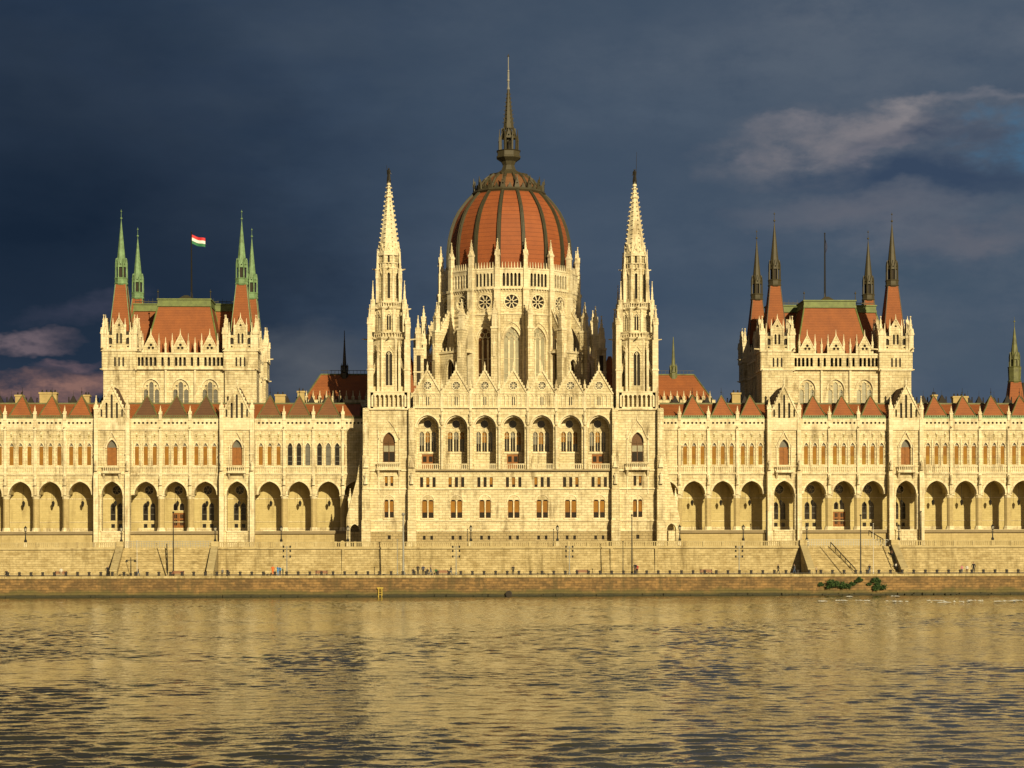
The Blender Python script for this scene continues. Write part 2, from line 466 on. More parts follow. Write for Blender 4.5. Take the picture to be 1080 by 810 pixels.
    for (a, b) in ((33.3, 50.6), (57.45, 74.9), (81.9, UEND)): mb.box(a-1.5 if a < 40 else a, b, -.5, -.1, GR, 11.9)
    mb.use('limestone_trim')
    for (a, b) in ((31.8, 50.6), (57.45, 74.9), (81.9, UEND)): mb.box(a, b, -.62, -.05, 11.9, 12.2)
    for (a, b) in ((50.6, 57.45), (74.9, 81.9)):
        mb.use('limestone'); mb.box(a+1.4, b-1.4, -1.25, -.95, GR, 11.9); mb.use('limestone_trim'); mb.box(a+1.4, b-1.4, -1.4, -.95, 11.9, 12.2)
    mb.use('paving'); mb.box(29, UEND, -.95, 5.2, 11.6, 12.15)
    back = 4.6
    bh = []; bw = []
    for bi, (a, b, g) in enumerate(allb):
        c = (a+b)/2
        mid = bi in (5, 6, 7) or g == 1
        if g == 2: bw.append((28.5, b, [])); continue
        hs = []
        if mid:
            # everything on the back wall appears shifted by parallax, it is centred on its bay here
            door = bi == 6
            if door: hs = [arch(c-.62, 1.0, 16.3, 17.9, .6), arch(c+.62, 1.0, 16.3, 17.9, .6), rect(c-1.25, c+1.25, 12.2, 15.9)]
            else: hs = [arch(c-.72, 1.02, 14.35, 17.9, .8), arch(c+.72, 1.02, 14.35, 17.9, .8), rect(c-1.1, c-.35, 12.6, 13.7), rect(c+.35, c+1.1, 12.6, 13.7)]
            hs.append(circle(c, 20.4, .85, 12))
            wins.append((c, door))
        bw.append((a, b, hs))
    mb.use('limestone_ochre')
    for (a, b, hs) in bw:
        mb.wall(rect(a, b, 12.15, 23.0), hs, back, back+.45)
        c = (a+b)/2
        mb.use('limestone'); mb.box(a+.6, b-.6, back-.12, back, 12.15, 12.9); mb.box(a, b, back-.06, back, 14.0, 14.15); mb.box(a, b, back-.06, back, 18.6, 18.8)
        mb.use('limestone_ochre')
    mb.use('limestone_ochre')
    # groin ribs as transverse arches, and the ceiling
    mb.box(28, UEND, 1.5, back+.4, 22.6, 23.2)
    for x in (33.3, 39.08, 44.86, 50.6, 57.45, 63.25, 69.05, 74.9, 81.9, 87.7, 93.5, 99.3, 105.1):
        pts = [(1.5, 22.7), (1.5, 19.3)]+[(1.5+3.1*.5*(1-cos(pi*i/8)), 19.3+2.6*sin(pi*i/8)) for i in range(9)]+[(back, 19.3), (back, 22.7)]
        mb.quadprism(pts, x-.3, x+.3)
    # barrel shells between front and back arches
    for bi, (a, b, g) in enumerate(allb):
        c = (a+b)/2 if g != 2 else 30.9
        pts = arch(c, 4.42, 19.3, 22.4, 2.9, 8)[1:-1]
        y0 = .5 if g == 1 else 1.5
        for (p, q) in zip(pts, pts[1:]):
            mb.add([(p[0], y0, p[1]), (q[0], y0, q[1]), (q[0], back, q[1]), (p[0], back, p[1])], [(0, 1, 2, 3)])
    # body behind
    mb.use('limestone'); mb.box(28, UEND, back+.5, 22, GR, 34.0)
    mb.box(28, UEND, .7, back+.5, 23.4, 24.6); mb.box(UEND-.6, UEND, 0, back+.5, GR, 34.0)
    mb.use('opening_shade'); mb.box(28, UEND-.6, 1.6, 1.7, 24.6, 34.0)
    mb.use('slate_dark'); mb.box(28, UEND, .05, 22, 34.0, 34.3)
    # gable fronts
    for (a, b) in ((50.6, 57.45), (74.9, 81.9)):
        c = (a+b)/2; hw = 2.75; mb.use('limestone')
        holes = []
        for k, (dx, zt) in enumerate(((-2.0, 36.1), (-1.0, 37.4), (0, 39.0), (1.0, 37.4), (2.0, 36.1))):
            holes.append(arch(c+dx, .42 if abs(dx) < 2 else .34, 34.35 if abs(dx) < 1.5 else 34.6, zt, .3, 4))
        mb.wall([(c-hw-.3, 32.42), (c-hw-.3, 34.2), (c, 40.5), (c+hw+.3, 34.2), (c+hw+.3, 32.42)], holes, -1.35, -.7)
        mb.use('opening_shade'); mb.wall(rect(c-2.2, c+2.2, 34.0, 36.0), [], -1.0, -.95); mb.wall([(c-1.3, 36.0), (c-.3, 39), (c+.3, 39), (c+1.3, 36)], [], -1.0, -.95)
        mb.use('limestone_trim')
        mb.band([(c-hw-.35, 34.2), (c, 40.5), (c+hw+.35, 34.2)], .28, -1.55, -.6)
        for s_ in (-1, 1):
            for k in range(1, 9):
                t = k/9; mb.frus(c+s_*(hw+.5)*(1-t), -1.1, 34.55+t*6.3, 34.95+t*6.3, .16, .1, 4)
        figure(mb, c, -1.1, 40.6, 1.5)
        # hood, balcony
        h = arch(c, 1.95, 25.1, 30.15, 1.7); mb.band(h[1:-1], .3, -1.25, -.9)
        mb.band([(c-1.5, 28.6), (c, 31.5), (c+1.5, 28.6)], .16, -1.3, -.95)
        mb.box(c-1.55, c-1.35, -1.25, -1, 25.0, 28.9); mb.box(c+1.35, c+1.55, -1.25, -1, 25.0, 28.9)
        mb.box(c-1.8, c+1.8, -2.2, -1, 23.5, 23.85); balustrade(mb, c-1.7, c+1.7, -2.05, 23.85, 1.1, .36, 0, .14)
        for s_ in (-1.5, 1.5): mb.quadprism([(-1, 23.5), (-2.0, 23.5), (-1, 22.2)], c+s_-.15, c+s_+.15)
        mb.use('slate_brown')
        # small saddle roof running back to the palace
        for s_ in (-1, 1):
            mb.quadprism([(-.72, 0), (6, 0), (6, .3), (-.72, .3)], 0, 7.6, T=Matrix.Translation((c, 0, 40.45)) @ Matrix.Diagonal((s_, 1, 1, 1)) @ Matrix.Rotation(math.atan2(6.2, 2.9), 4, 'Y'))
    o = part_build(mb, 'facade_wing')
    # ---- windows of the wing
    n = 0
    for bi, (a, b, g) in enumerate(allb):
        c = (a+b)/2
        if g == 1:
            window(o, T, c, 1.95, 25.1, 30.15, -.55, 1.7, 2, 'grey_glass', 'oak_door', 28.6, name='balcony_window', trim='oak_door', transoms=(28.55, 26.6), bar=.08)
            continue
        for k in (-1, 0, 1):
            cc = c+k*1.745
            if g == 2:
                cc = (a+b)/2+2.7+(k-1)*1.7
                if k < 1: continue
            gl, bl, bt, bb = 'grey_glass', 'blind', 28.9, None
            if left and bi in (1, 2): gl, bl = ('dark_glass' if (n+bi) % 3 else 'grey_glass'), None
            tr = (28.75, 26.9)
            if left and bl is None: tr = (28.75, 26.9, 25.9)
            w = window(o, T, cc, .98, 25.1, 29.55, .22, .95, 1, gl, bl, bt, bb, .09, 'lancet_window', 'limestone_trim' if bl else 'grey_glass', tr if not bl else (28.9,))
            if not left and bl:
                pm = MB(T, 'blind_pale'); pm.wall(rect(cc-.38, cc+.38, 25.2, 26.4+.5*(bi % 3 == 0)), [], .12, .15)
                pm.build('lower_blind', o)
            n += 1
    for (c, door) in wins:
        window(o, T, c, 1.7, 19.55, 21.25, back+.3, 0, 1, 'opening_shade', name='round_window', frame=.02) if False else None
        rm = MB(T, 'dark_glass'); rm.poly(circle(c, 20.4, .9, 12), back+.3); rm.use('limestone_trim')
        for i in range(6): rm.tube((c, back+.25, 20.4), (c+.85*cos(i*pi/3), back+.25, 20.4+.85*sin(i*pi/3)), .035)
        rm.band(circle(c, 20.4, .85, 12), -.15, back-.06, back+.02, closed=True); rm.build('round_window', o)
        if door:
            for s_ in (-.62, .62): window(o, T, c+s_, 1.0, 16.3, 17.9, back+.25, .6, 1, 'dark_glass', name='door_light')
            dm = MB(T, 'oak_door'); dm.box(c-1.25, c+1.25, back+.15, back+.3, 12.15, 15.9)
            dm.use('dark_glass')
            for s_ in (-1, 1): dm.box(c+s_*.6-.3, c+s_*.6+.3, back+.11, back+.16, 13.4, 14.5); dm.box(c+s_*.6-.3, c+s_*.6+.3, back+.11, back+.16, 14.8, 15.6)
            dm.use('oak_door')
            for s_ in (-.62, .62): dm.box(c+s_-.03, c+s_+.03, back+.07, back+.15, 12.3, 15.8)
            dm.box(c-.05, c+.05, back+.05, back+.15, 12.15, 15.9)
            dm.build('door', o)
        else:
            for s_ in (-.72, .72): window(o, T, c+s_, 1.02, 14.35, 17.9, back+.25, .8, 1, 'dark_glass', name='arcade_window', trim='grey_glass', transoms=(16.9, 15.6))
            for s_ in (-.72, .72): window(o, T, c+s_, .75, 12.6, 13.7, back+.25, 0, 1, 'dark_glass', name='basement_window', trim='grey_glass')
    # ---- roofs
    rb = MB(T, 'roof_tile')
    rb.quadprism([(.1, 34.3), (.1, 34.75), (5.6, 37.7), (5.6, 34.3)], 30, UEND)
    rb.use('slate_dark'); rb.quadprism([(5.6, 34.3), (5.6, 37.6), (21.5, 37.6), (21.5, 34.3)], 30, UEND)
    rb.use('copper_moss'); rb.box(30, UEND, 5.35, 5.75, 37.55, 37.85)
    rb.build('roof', o)
    cop = 'copper_moss' if left else 'copper_moss'
    for (a, b, g) in bays:
        if g: continue
        c = (a+b)/2+.05; dm = MB(T, 'tile_brown' if left and 57 < a < 74 else 'tile_mid' if left and a < 50 else 'roof_tile'); hw = 2.25; yb = .5; yc = .5+hw; zb = 34.9; za = 39.15
        P = [(c-hw, yb, zb), (c+hw, yb, zb), (c+hw, yb+2*hw, zb), (c-hw, yb+2*hw, zb), (c, yc-.3, za)]
        dm.add(P, [(0, 1, 4), (1, 2, 4), (2, 3, 4), (3, 0, 4)]); dmm = dm.names[0]
        dm.use(cop)
        for i in (0, 1, 2, 3): dm.tube(P[i], P[4], .14, .1, 5)
        dm.tube(P[0], P[1], .13, n=5)
        dm.box(c-hw-.1, c+hw+.1, yb-.25, yb+2*hw, 34.3, 34.88)
        dm.use('iron'); dm.tube((c, yc-.3, za), (c, yc-.3, za+1.5), .05, .03, 5); dm.ball((c, yc-.3, za+.6), .13)
        dm.build('dormer_roof', o)
    # chimneys behind the ridge
    ch = [(42.2, 1.4, 40.6), (46.4, 2.0, 39.9)] if left else [(46.2, 1.7, 40.3), (92.3, 3.0, 39.6), (87.0, .9, 39.9)]
    if left: ch += [(85.2, 1.1, 39.8), (92.9, 3.4, 40.3), (98.7, 1.5, 39.8)]
    for (u_, w_, zt) in ch:
        cm = MB(T, 'chimney_brick'); cm.box(u_-w_/2, u_+w_/2, 10, 11.6, 36, zt-.35); cm.box(u_-w_/2-.15, u_+w_/2+.15, 9.85, 11.75, zt-.35, zt)
        cm.use('slate_dark')
        k = max(2, int(w_/.7))
        for i in range(k):
            x = u_-w_/2+(i+.5)*w_/k; cm.frus(x, 10.8, zt, zt+.55, .16, .12, 6)
        cm.build('chimney', o)
    # dark finials and vents along the hidden ridge
    for (a, b, g) in bays:
        if g: continue
        for k in range(2):
            x = a+.2+random.random()*1.6+k*2.9; r = .2+random.random()*.6; vm = MB(T, 'slate_dark')
            vm.frus(x, 12, 37.4, 38.0, r*.8+.3, r*.8+.3, 4); vm.frus(x, 12, 38.0, 39.2+r, r*.8+.45, .1, 4); vm.tube((x+.9, 12, 37.4), (x+.9, 12, 39.2+r*.6), .16, .12, 5); vm.tube((x, 12, 38.6+r), (x, 12, 40.6+r*.5), .05, .02, 4); vm.build('roof_vent', o)
    for (a, b, g) in bays[:-1]:
        HANG.append((sg*(a+b)/2, 2.9, 18.0))
    return o
wingL = build_wing(-1); wingR = build_wing(1)

# ------------------------------------------------------------------ palace blocks with corner towers
def corner_tower(sg, cx, cy, copper, rear=False):
    T = side(sg) @ Matrix.Translation((cx, cy, 0)); h = 3.15
    mb = MB(T)
    mb.box(-h, h, -h, h, 30, 48.4)
    for k in range(4):
        R = Matrix.Rotation(k*pi/2, 4, 'Z')
        hs = [arch(dx, .36, 45.15, 47.0, .25, 3) for dx in (-.82, 0, .82)]
        mb.use('limestone'); mb.wall(rect(-h-.12, h+.12, 44.8, 48.2), hs, -h-.25, -h, T=R)
        mb.use('opening_shade'); mb.wall(rect(-1.2, 1.2, 45, 47.2), [], -h-.02, -h-.005, T=R)
        mb.use('limestone_trim'); mb.box(-h-.25, h+.25, -h-.3, -h+.3, 44.4, 44.8, R); mb.box(-h-.35, h+.35, -h-.45, -h+.3, 48.2, 48.6, R)
        # upper storey: paired lights in the middle, niches beside, gablet above
        mb.use('limestone')
        hs = [arch(-.38, .42, 49.7, 51.8, .3, 3), arch(.38, .42, 49.7, 51.8, .3, 3), arch(-1.75, .8, 49.6, 50.9, .4, 4), arch(1.75, .8, 49.6, 50.9, .4, 4)]
        hs += [circle(-1.75, 49.1, .2, 6), circle(1.75, 49.1, .2, 6)]
        gl = circle(0, 53.4, .35, 3, pi/2)
        out = [(-2.6, 48.6), (-2.6, 51.4), (-1.15, 51.4), (-1.15, 52.6), (0, 54.7), (1.15, 52.6), (1.15, 51.4), (2.6, 51.4), (2.6, 48.6)]
        mb.wall(out, hs+[gl], -h-.1, -h+.3, T=R)
        mb.use('opening_shade'); mb.wall(rect(-2.3, 2.3, 48.7, 52.2), [], -h+.31, -h+.34, T=R)
        mb.use('limestone_trim'); mb.band([(-1.3, 52.4), (0, 54.8), (1.3, 52.4)], .16, -h-.2, -h+.35, T=R)
        for sx in (-1.2, 1.2): pinnacle(mb, sx, -h-.05, 51.4, 54.9, .34, False, T=R)
        mb.frus(0, -h, 54.8, 55.9, .12, .02, 4, T=R)
        pinnacle(mb, -h+.1, -h+.1, 48.6, 55.7, 1.0, T=R); pinnacle(mb, -h+.9, -h-.05, 48.6, 54.2, .45, False, T=R)
        pinnacle(mb, -h-.05, -h+.9, 48.6, 54.2, .45, False, T=R)
        Rg = Matrix.Rotation(k*pi/2+pi/4, 4, 'Z')
        # water spout at every corner
        mb.tube((-h-.1, -h, 48.7), (-h-1.6, -h-.15, 48.8), .2, .13, 5, T=R)
        mb.tube((-h+.1, -h-.1, 44.6), (-h+.05, -h-.7, 44.65), .16, .1, 5, T=R)
    mb.use('limestone'); mb.box(-h+.35, h-.35, -h+.35, h-.35, 48.3, 48.62)
    o = part_build(mb, 'corner_tower')
    rb = MB(T, 'roof_tile'); rb.frus(0, 0, 48.6, 61.8, 2.45, 1.05, 4)
    rb.use(copper)
    for i in range(4):
        a = pi/4+i*pi/2; rb.tube((2.45*1.414*cos(a), 2.45*1.414*sin(a), 48.6), (1.05*1.414*cos(a), 1.05*1.414*sin(a), 61.8), .1, .09, 4)
    rb.build('steep_roof', o)
    sp = MB(T, copper)
    sp.lathe(0, 0, [(1.15, 61.7), (1.35, 62.0), (1.2, 62.3), (1.25, 62.9), (1.35, 63.05), (1.2, 63.2)], 8)
    sp.frus(0, 0, 63.2, 66.6, .72, .62, 8)
    for i in range(8):
        R = Matrix.Rotation(i*pi/4, 4, 'Z')
        sp.frus(.42, -1.08, 63.2, 66.0, .11, .09, 4, T=R)
        sp.wall([(-.42, 65.3), (0, 67.2), (.42, 65.3)], [circle(0, 65.85, .16, 6)], -1.05, -.85, T=R)
        sp.frus(.42, -1.05, 66.0, 67.1, .12, .01, 4, T=R)
    sp.frus(0, 0, 66.3, 74.6, .85, .07, 8)
    sp.use('opening_shade'); sp.frus(0, 0, 63.3, 65.4, .76, .74, 8)
    sp.use(copper); sp.tube((0, 0, 74.4), (0, 0, 77.0), .06, .03, 5); sp.ball((0, 0, 75.2), .22); sp.ball((0, 0, 76.6), .16)
    sp.build('spire', o)
    return o

def build_palace(sg):
    T = side(sg); left = sg < 0
    c0 = 66.0; U0, U1 = 57.1, 74.9
    cen = [66.0+k*5.85 for k in (-1, 0, 1)]
    mb = MB(T)
    # front wall with three tall windows
    hs = []
    for c in cen:
        hs += [arch(c, 3.3, 36.5, 42.7, 1.9, 8)]
    mb.wall(rect(U0-.1, U1+.1, 34.3, 45.0), hs, 7.0, 7.6)
    for c in cen:
        mb.use('limestone_trim'); mb.band(arch(c, 3.3, 36.5, 42.7, 1.9, 8)[1:-1], .22, 6.85, 7.05)
        mb.use('limestone')
    for x in [c0+k*2.925 for k in (-1, 1)]:
        mb.use('limestone_trim'); mb.box(x-.2, x+.2, 6.6, 7, 34.3, 45.0); figure(mb, x, 6.5, 45.0, 1.3)
    mb.use('limestone'); mb.box(U0-5.5, U1+5.5, 8.4, 33, 30, 47.4)
    mb.box(U0, U1, 7.6, 8.4, 30, 36); mb.box(U0, U1, 7.6, 8.4, 43, 45)
    # side walls visible beyond the corner towers
    for s_, xe in ((-1, U0-5.6), (1, U1+5.6)):
        for k in range(5):
            y = 14.2+k*3.5
            mb.use('opening_shade'); mb.box(xe+s_*.02-.02, xe+s_*.02+.02, y-.6, y+.6, 44.9, 47.0); mb.box(xe+s_*.02-.02, xe+s_*.02+.02, y-.9, y+.9, 37, 42)
            mb.use('limestone_trim'); mb.box(min(xe, xe+s_*.4), max(xe, xe+s_*.4), y-1.9, y-1.6, 34, 47.4); pinnacle(mb, xe+s_*.1, y-1.75, 47.4, 51.5, .5, False)
        mb.box(min(xe, xe+s_*.3), max(xe, xe+s_*.3), 12, 30, 44.2, 44.6); mb.box(min(xe, xe+s_*.3), max(xe, xe+s_*.3), 12, 30, 47.4, 47.9)
        mb.tube((xe, 20, 44.4), (xe+s_*1.5, 20, 44.5), .18, .12, 5)
    # gallery of dark openings under the gables
    mb.use('limestone')
    hs = []
    for c in cen:
        for dx in (-.85, 0, .85): hs.append(arch(c+dx, .52, 45.3, 47.1, .3, 4))
    for x in (c0-5.85*1.5+.55, c0-5.85*1.5+1.25, c0-2.925-.62, c0-2.925+.62, c0+2.925-.62, c0+2.925+.62, c0+5.85*1.5-.55, c0+5.85*1.5-1.25):
        hs.append(arch(x, .5, 45.3, 47.1, .3, 4))
    mb.wall(rect(U0, U1, 45.0, 47.9), hs, 6.55, 7.0)
    mb.use('opening_shade'); mb.box(U0, U1, 7.5, 7.6, 45, 47.8)
    mb.use('limestone_trim'); mb.box(U0, U1, 6.3, 7.2, 44.6, 45.0); mb.box(U0, U1, 6.45, 7.6, 47.6, 47.95)
    for c in cen:
        mb.use('limestone'); mb.wall([(c-1.5, 47.95), (c-1.5, 48.6), (c, 51.5), (c+1.5, 48.6), (c+1.5, 47.95)], [circle(c, 49.5, .32, 6), circle(c-.38, 48.9, .3, 6), circle(c+.38, 48.9, .3, 6)], 6.6, 6.95)
        mb.use('opening_shade'); mb.wall([(c-1.0, 48.2), (c, 50.6), (c+1.0, 48.2)], [], 6.96, 6.98)
        mb.use('limestone_trim'); mb.band([(c-1.55, 48.5), (c, 51.5), (c+1.55, 48.5)], .16, 6.5, 7.0)
        mb.frus(c, 6.75, 51.5, 52.8, .13, .02, 4)
        for s_ in (-1.6, 1.6): pinnacle(mb, c+s_, 6.75, 47.9, 52.0, .36, False)
    for x in (c0-2.925, c0+2.925): pinnacle(mb, x, 6.75, 47.9, 51.2, .36, False)
    o = part_build(mb, 'palace_block')
    for c in cen:
        wm = MB(T, 'grey_glass' if left else 'sheen_glass')
        out = arch(c, 3.3, 36.5, 42.7, 1.9, 8); wm.poly(out, 7.45)
        wm.use('limestone')
        la = arch(c-1.08, .86, 36.5, 40.7, .55, 4); ra = arch(c+1.08, .86, 36.5, 40.7, .55, 4); ma = arch(c, .86, 36.5, 42.2, .55, 4)
        wm.wall([p for p in arch(c, 3.28, 36.5, 42.68, 1.9, 8)], [[(x, max(z, 36.6)) for x, z in q] for q in (la, ma, ra)]+[circle(c-.85, 41.35, .22, 6), circle(c+.85, 41.35, .22, 6)], 7.25, 7.4)
        wm.use('zinc')
        for z in (37.6, 38.7, 39.8, 40.9): wm.box(c-1.5, c+1.5, 7.4, 7.44, z-.03, z+.03)
        wm.build('tall_window', o)
    # roofs
    cop = 'copper_olive'
    rb = MB(T, 'roof_tile')
    def slab(u0, u1, t0, t1, ya, yb, yc, yd, za, zb):
        P = [(u0, ya, za), (u1, ya, za), (u1, yd, za), (u0, yd, za), (t0, yb, zb), (t1, yb, zb), (t1, yc, zb), (t0, yc, zb)]
        rb.use('roof_tile'); rb.add(P, [(0, 1, 5, 4), (1, 2, 6, 5), (2, 3, 7, 6), (3, 0, 4, 7), (4, 5, 6, 7)])
        rb.use(cop)
        for i in range(4): rb.tube(P[i], P[i+4], .16, .14, 5)
        rb.box(t0-.15, t1+.15, yb-.3, yc+.3, zb, zb+.45); rb.box(t0-.05, t1+.05, yb-.12, yc+.12, zb+.45, zb+1.35); rb.box(t0-.2, t1+.2, yb-.35, yc+.35, zb+1.35, zb+1.6)
    slab(58.3, 73.4, 60.6, 71.2, 8.6, 12.5, 20, 24, 47.6, 57.9)
    slab(51.8, 80.2, 54.6, 77.4, 17.5, 21.5, 25, 29.5, 47.0, 58.0)
    rb.use('copper_brown' if not left else 'rib_copper')
    for u_ in (60.6, 71.2):
        rb.tube((u_, 12.5, 59.4), (u_, 12.5, 61.4), .1, .04, 5); rb.ball((u_, 12.5, 60.9), .2)
    for i in range(26):
        x = 54.8+i*.9; rb.tube((x, 23, 59.3), (x, 23, 60.6+.3*(i % 2)), .07, .03, 4)
    rb.box(54.6, 77.4, 22.95, 23.05, 60.1, 60.25)
    rb.frus(65.9, 16, 59.2, 60.6, 2.2, .4, 4)
    rb.build('roof', o)
    cr = [corner_tower(sg, 53.95, 9.2, 'copper_green' if left else 'copper_brown'), corner_tower(sg, 78.05, 9.2, 'copper_green' if left else 'copper_brown'),
          corner_tower(sg, 53.95, 31.8, 'copper_green' if left else 'copper_brown'), corner_tower(sg, 78.05, 31.8, 'copper_green' if left else 'copper_brown')]
    return o
palL = build_palace(-1); palR = build_palace(1)

# ------------------------------------------------------------------ river front between the two towers
YF = -9.0; PIT = 5.53
mb = MB(); mb.use('limestone')
X0, X1 = -19.4, 19.4
cent = [k*PIT for k in range(-3, 4)]
holes = []
low = []
for c in cent:
    low += [rect(c-.72-.27, c-.72+.27, 10.3, 11.1), rect(c+.72-.27, c+.72+.27, 10.3, 11.1)]
mb.use('limestone_rough'); mb.wall(rect(X0, X1, GR, 11.9), low, YF-.05, YF+.5)
mb.use('limestone')
hs = []
for c in cent:
    hs += [arch(c-.62, .98, 14.5, 18.0, .35, 5), arch(c+.62, .98, 14.5, 18.0, .35, 5)]
mb.wall(rect(X0, X1, 11.9, 20.1), hs, YF, YF+.6)
hs = []
for c in cent: hs += [rect(c+d-.31, c+d+.31, 20.45, 22.4) for d in (-1.2, 0, 1.2)]
mb.wall(rect(X0, X1, 20.1, 23.9), hs, YF, YF+.6)
up = []
for c in cent:
    up.append(arch(c, 4.35, 23.92, 34.4, 2.45, 10))
mb.wall(rect(X0, X1, 23.9, 35.9), up, YF, YF+1.3)
mb.use('limestone_trim')
for z, t in ((11.9, .2), (13.85, .26), (20.0, .3), (23.55, .5), (35.75, .4)): mb.box(X0, X1, YF-t, YF+.02, z, z+.28)
for c in cent:
    pr = arch(c, 2.4, 14.5, 18.9, 1.2, 8); mb.band(pr[1:-1], .2, YF-.12, YF+.02)
    mb.box(c-.1, c+.1, YF-.1, YF+.5, 14.5, 18.0)
    mb.box(c-1.3, c+1.3, YF-.15, YF+.02, 14.25, 14.5)
    mb.band(arch(c, 4.35, 25, 34.4, 2.45, 10)[1:-1], .34, YF-.16, YF+.05); mb.band(arch(c, 3.9, 25, 34.1, 2.2, 10)[1:-1], .2, YF+.5, YF+.9)
    balustrade(mb, c-2.1, c+2.1, YF-.3, 23.83, 1.15, .38, 0, .15)
    # blind arcade and gable
    for k in range(7):
        xx = c-2.4+k*.8; mb.box(xx-.09, xx+.09, YF-.16, YF, 36.0, 38.0)
        if k < 6: mb.band(arch(xx+.4, .6, 36, 38.35, .35, 3)[1:-1], .08, YF-.14, YF+.01)
    mb.box(c-2.75, c+2.75, YF-.18, YF, 38.5, 38.65)
    mb.use('limestone')
    mb.wall([(c-PIT/2, 35.9), (c-PIT/2, 38.5), (c, 42.9), (c+PIT/2, 38.5), (c+PIT/2, 35.9)], [rect(c-.3, c+.3, 36.3, 37.9), circle(c, 40.1, .72, 8, pi/8)], YF, YF+.5)
    mb.use('grey_glass'); mb.wall(rect(c-.4, c+.4, 36.2, 38), [], YF+.3, YF+.35); mb.wall(circle(c, 40.1, .8, 8), [], YF+.25, YF+.3)
    mb.use('limestone_trim'); mb.band(circle(c, 40.1, .75, 12)[::-1], .16, YF-.14, YF+.02, closed=True)
    for i in range(4):
        a = i*pi/4; mb.tube((c-.7*cos(a), YF+.1, 40.1-.7*sin(a)), (c+.7*cos(a), YF+.1, 40.1+.7*sin(a)), .07, n=4)
    mb.band([(c-PIT/2+.1, 38.4), (c, 42.9), (c+PIT/2-.1, 38.4)], .24, YF-.25, YF+.55)
    for s_ in (-1, 1):
        for k in range(1, 8):
            t = k/8; mb.frus(c+s_*(PIT/2)*(1-t), YF+.1, 38.75+4.4*t, 39.1+4.4*t, .15, .09, 4)
    pinnacle(mb, c, YF+.1, 42.9, 44.8, .3, False)
for k in range(8):
    x = (k-3.5)*PIT
    mb.use('limestone_trim')
    if 0 < k < 7:
        mb.frus(x, YF-.25, 23.9, 31.6, .26, .24, 8); mb.frus(x, YF-.25, 31.6, 32.2, .25, .42, 8); figure(mb, x, YF-.4, 33.0, 2.1); mb.frus(x, YF-.3, 32.5, 33.0, .2, .34, 6)
        mb.box(x-.24, x+.24, YF-.3, YF, 35.2, 38.9); pinnacle(mb, x, YF-.1, 38.9, 41.3, .45)
        mb.tube((x, YF-.3, 39.3), (x, YF-1.2, 39.5), .13, .09, 5)
# loggia: floor, ceiling, cross walls, back wall
mb.use('paving'); mb.box(X0, X1, YF-.6, YF+4.2, 23.55, 23.88)
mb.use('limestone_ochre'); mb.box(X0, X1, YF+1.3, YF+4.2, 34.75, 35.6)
YB = YF+3.4
for i, c in enumerate(cent):
    bh = [arch(c+d, .86, 27.5, 31.4, .5, 4) for d in (-1.15, 0, 1.15)]+[circle(c, 32.85, .78, 12)]
    if i in (0, 3, 6): bh.append(rect(c-1.15, c+1.15, 23.95, 27.0))
    mb.use('limestone'); mb.wall(rect(c-PIT/2, c+PIT/2, 23.88, 35.2), bh, YB, YB+.4)
    for s_ in (-1, 1):
        x = c+s_*PIT/2; mb.box(x-.45, x+.45, YF+1.3, YB, 23.88, 35.0) if s_ < 0 or i == 6 else None
    pts = arch(c, 4.4, 30, 34.5, 2.5, 9)[1:-1]
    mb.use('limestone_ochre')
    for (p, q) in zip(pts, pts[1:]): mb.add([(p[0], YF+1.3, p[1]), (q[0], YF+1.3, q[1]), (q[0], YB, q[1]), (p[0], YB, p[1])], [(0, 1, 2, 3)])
mb.use('limestone'); mb.box(X0, X1, YB+.4, 8, GR, 35.8); mb.box(X0, X1, YF+.6, YB+.4, GR, 23.5)
mb.box(-29, 29, -.5, 12, GR, 36.2)
cf = part_build(mb, 'central_facade')
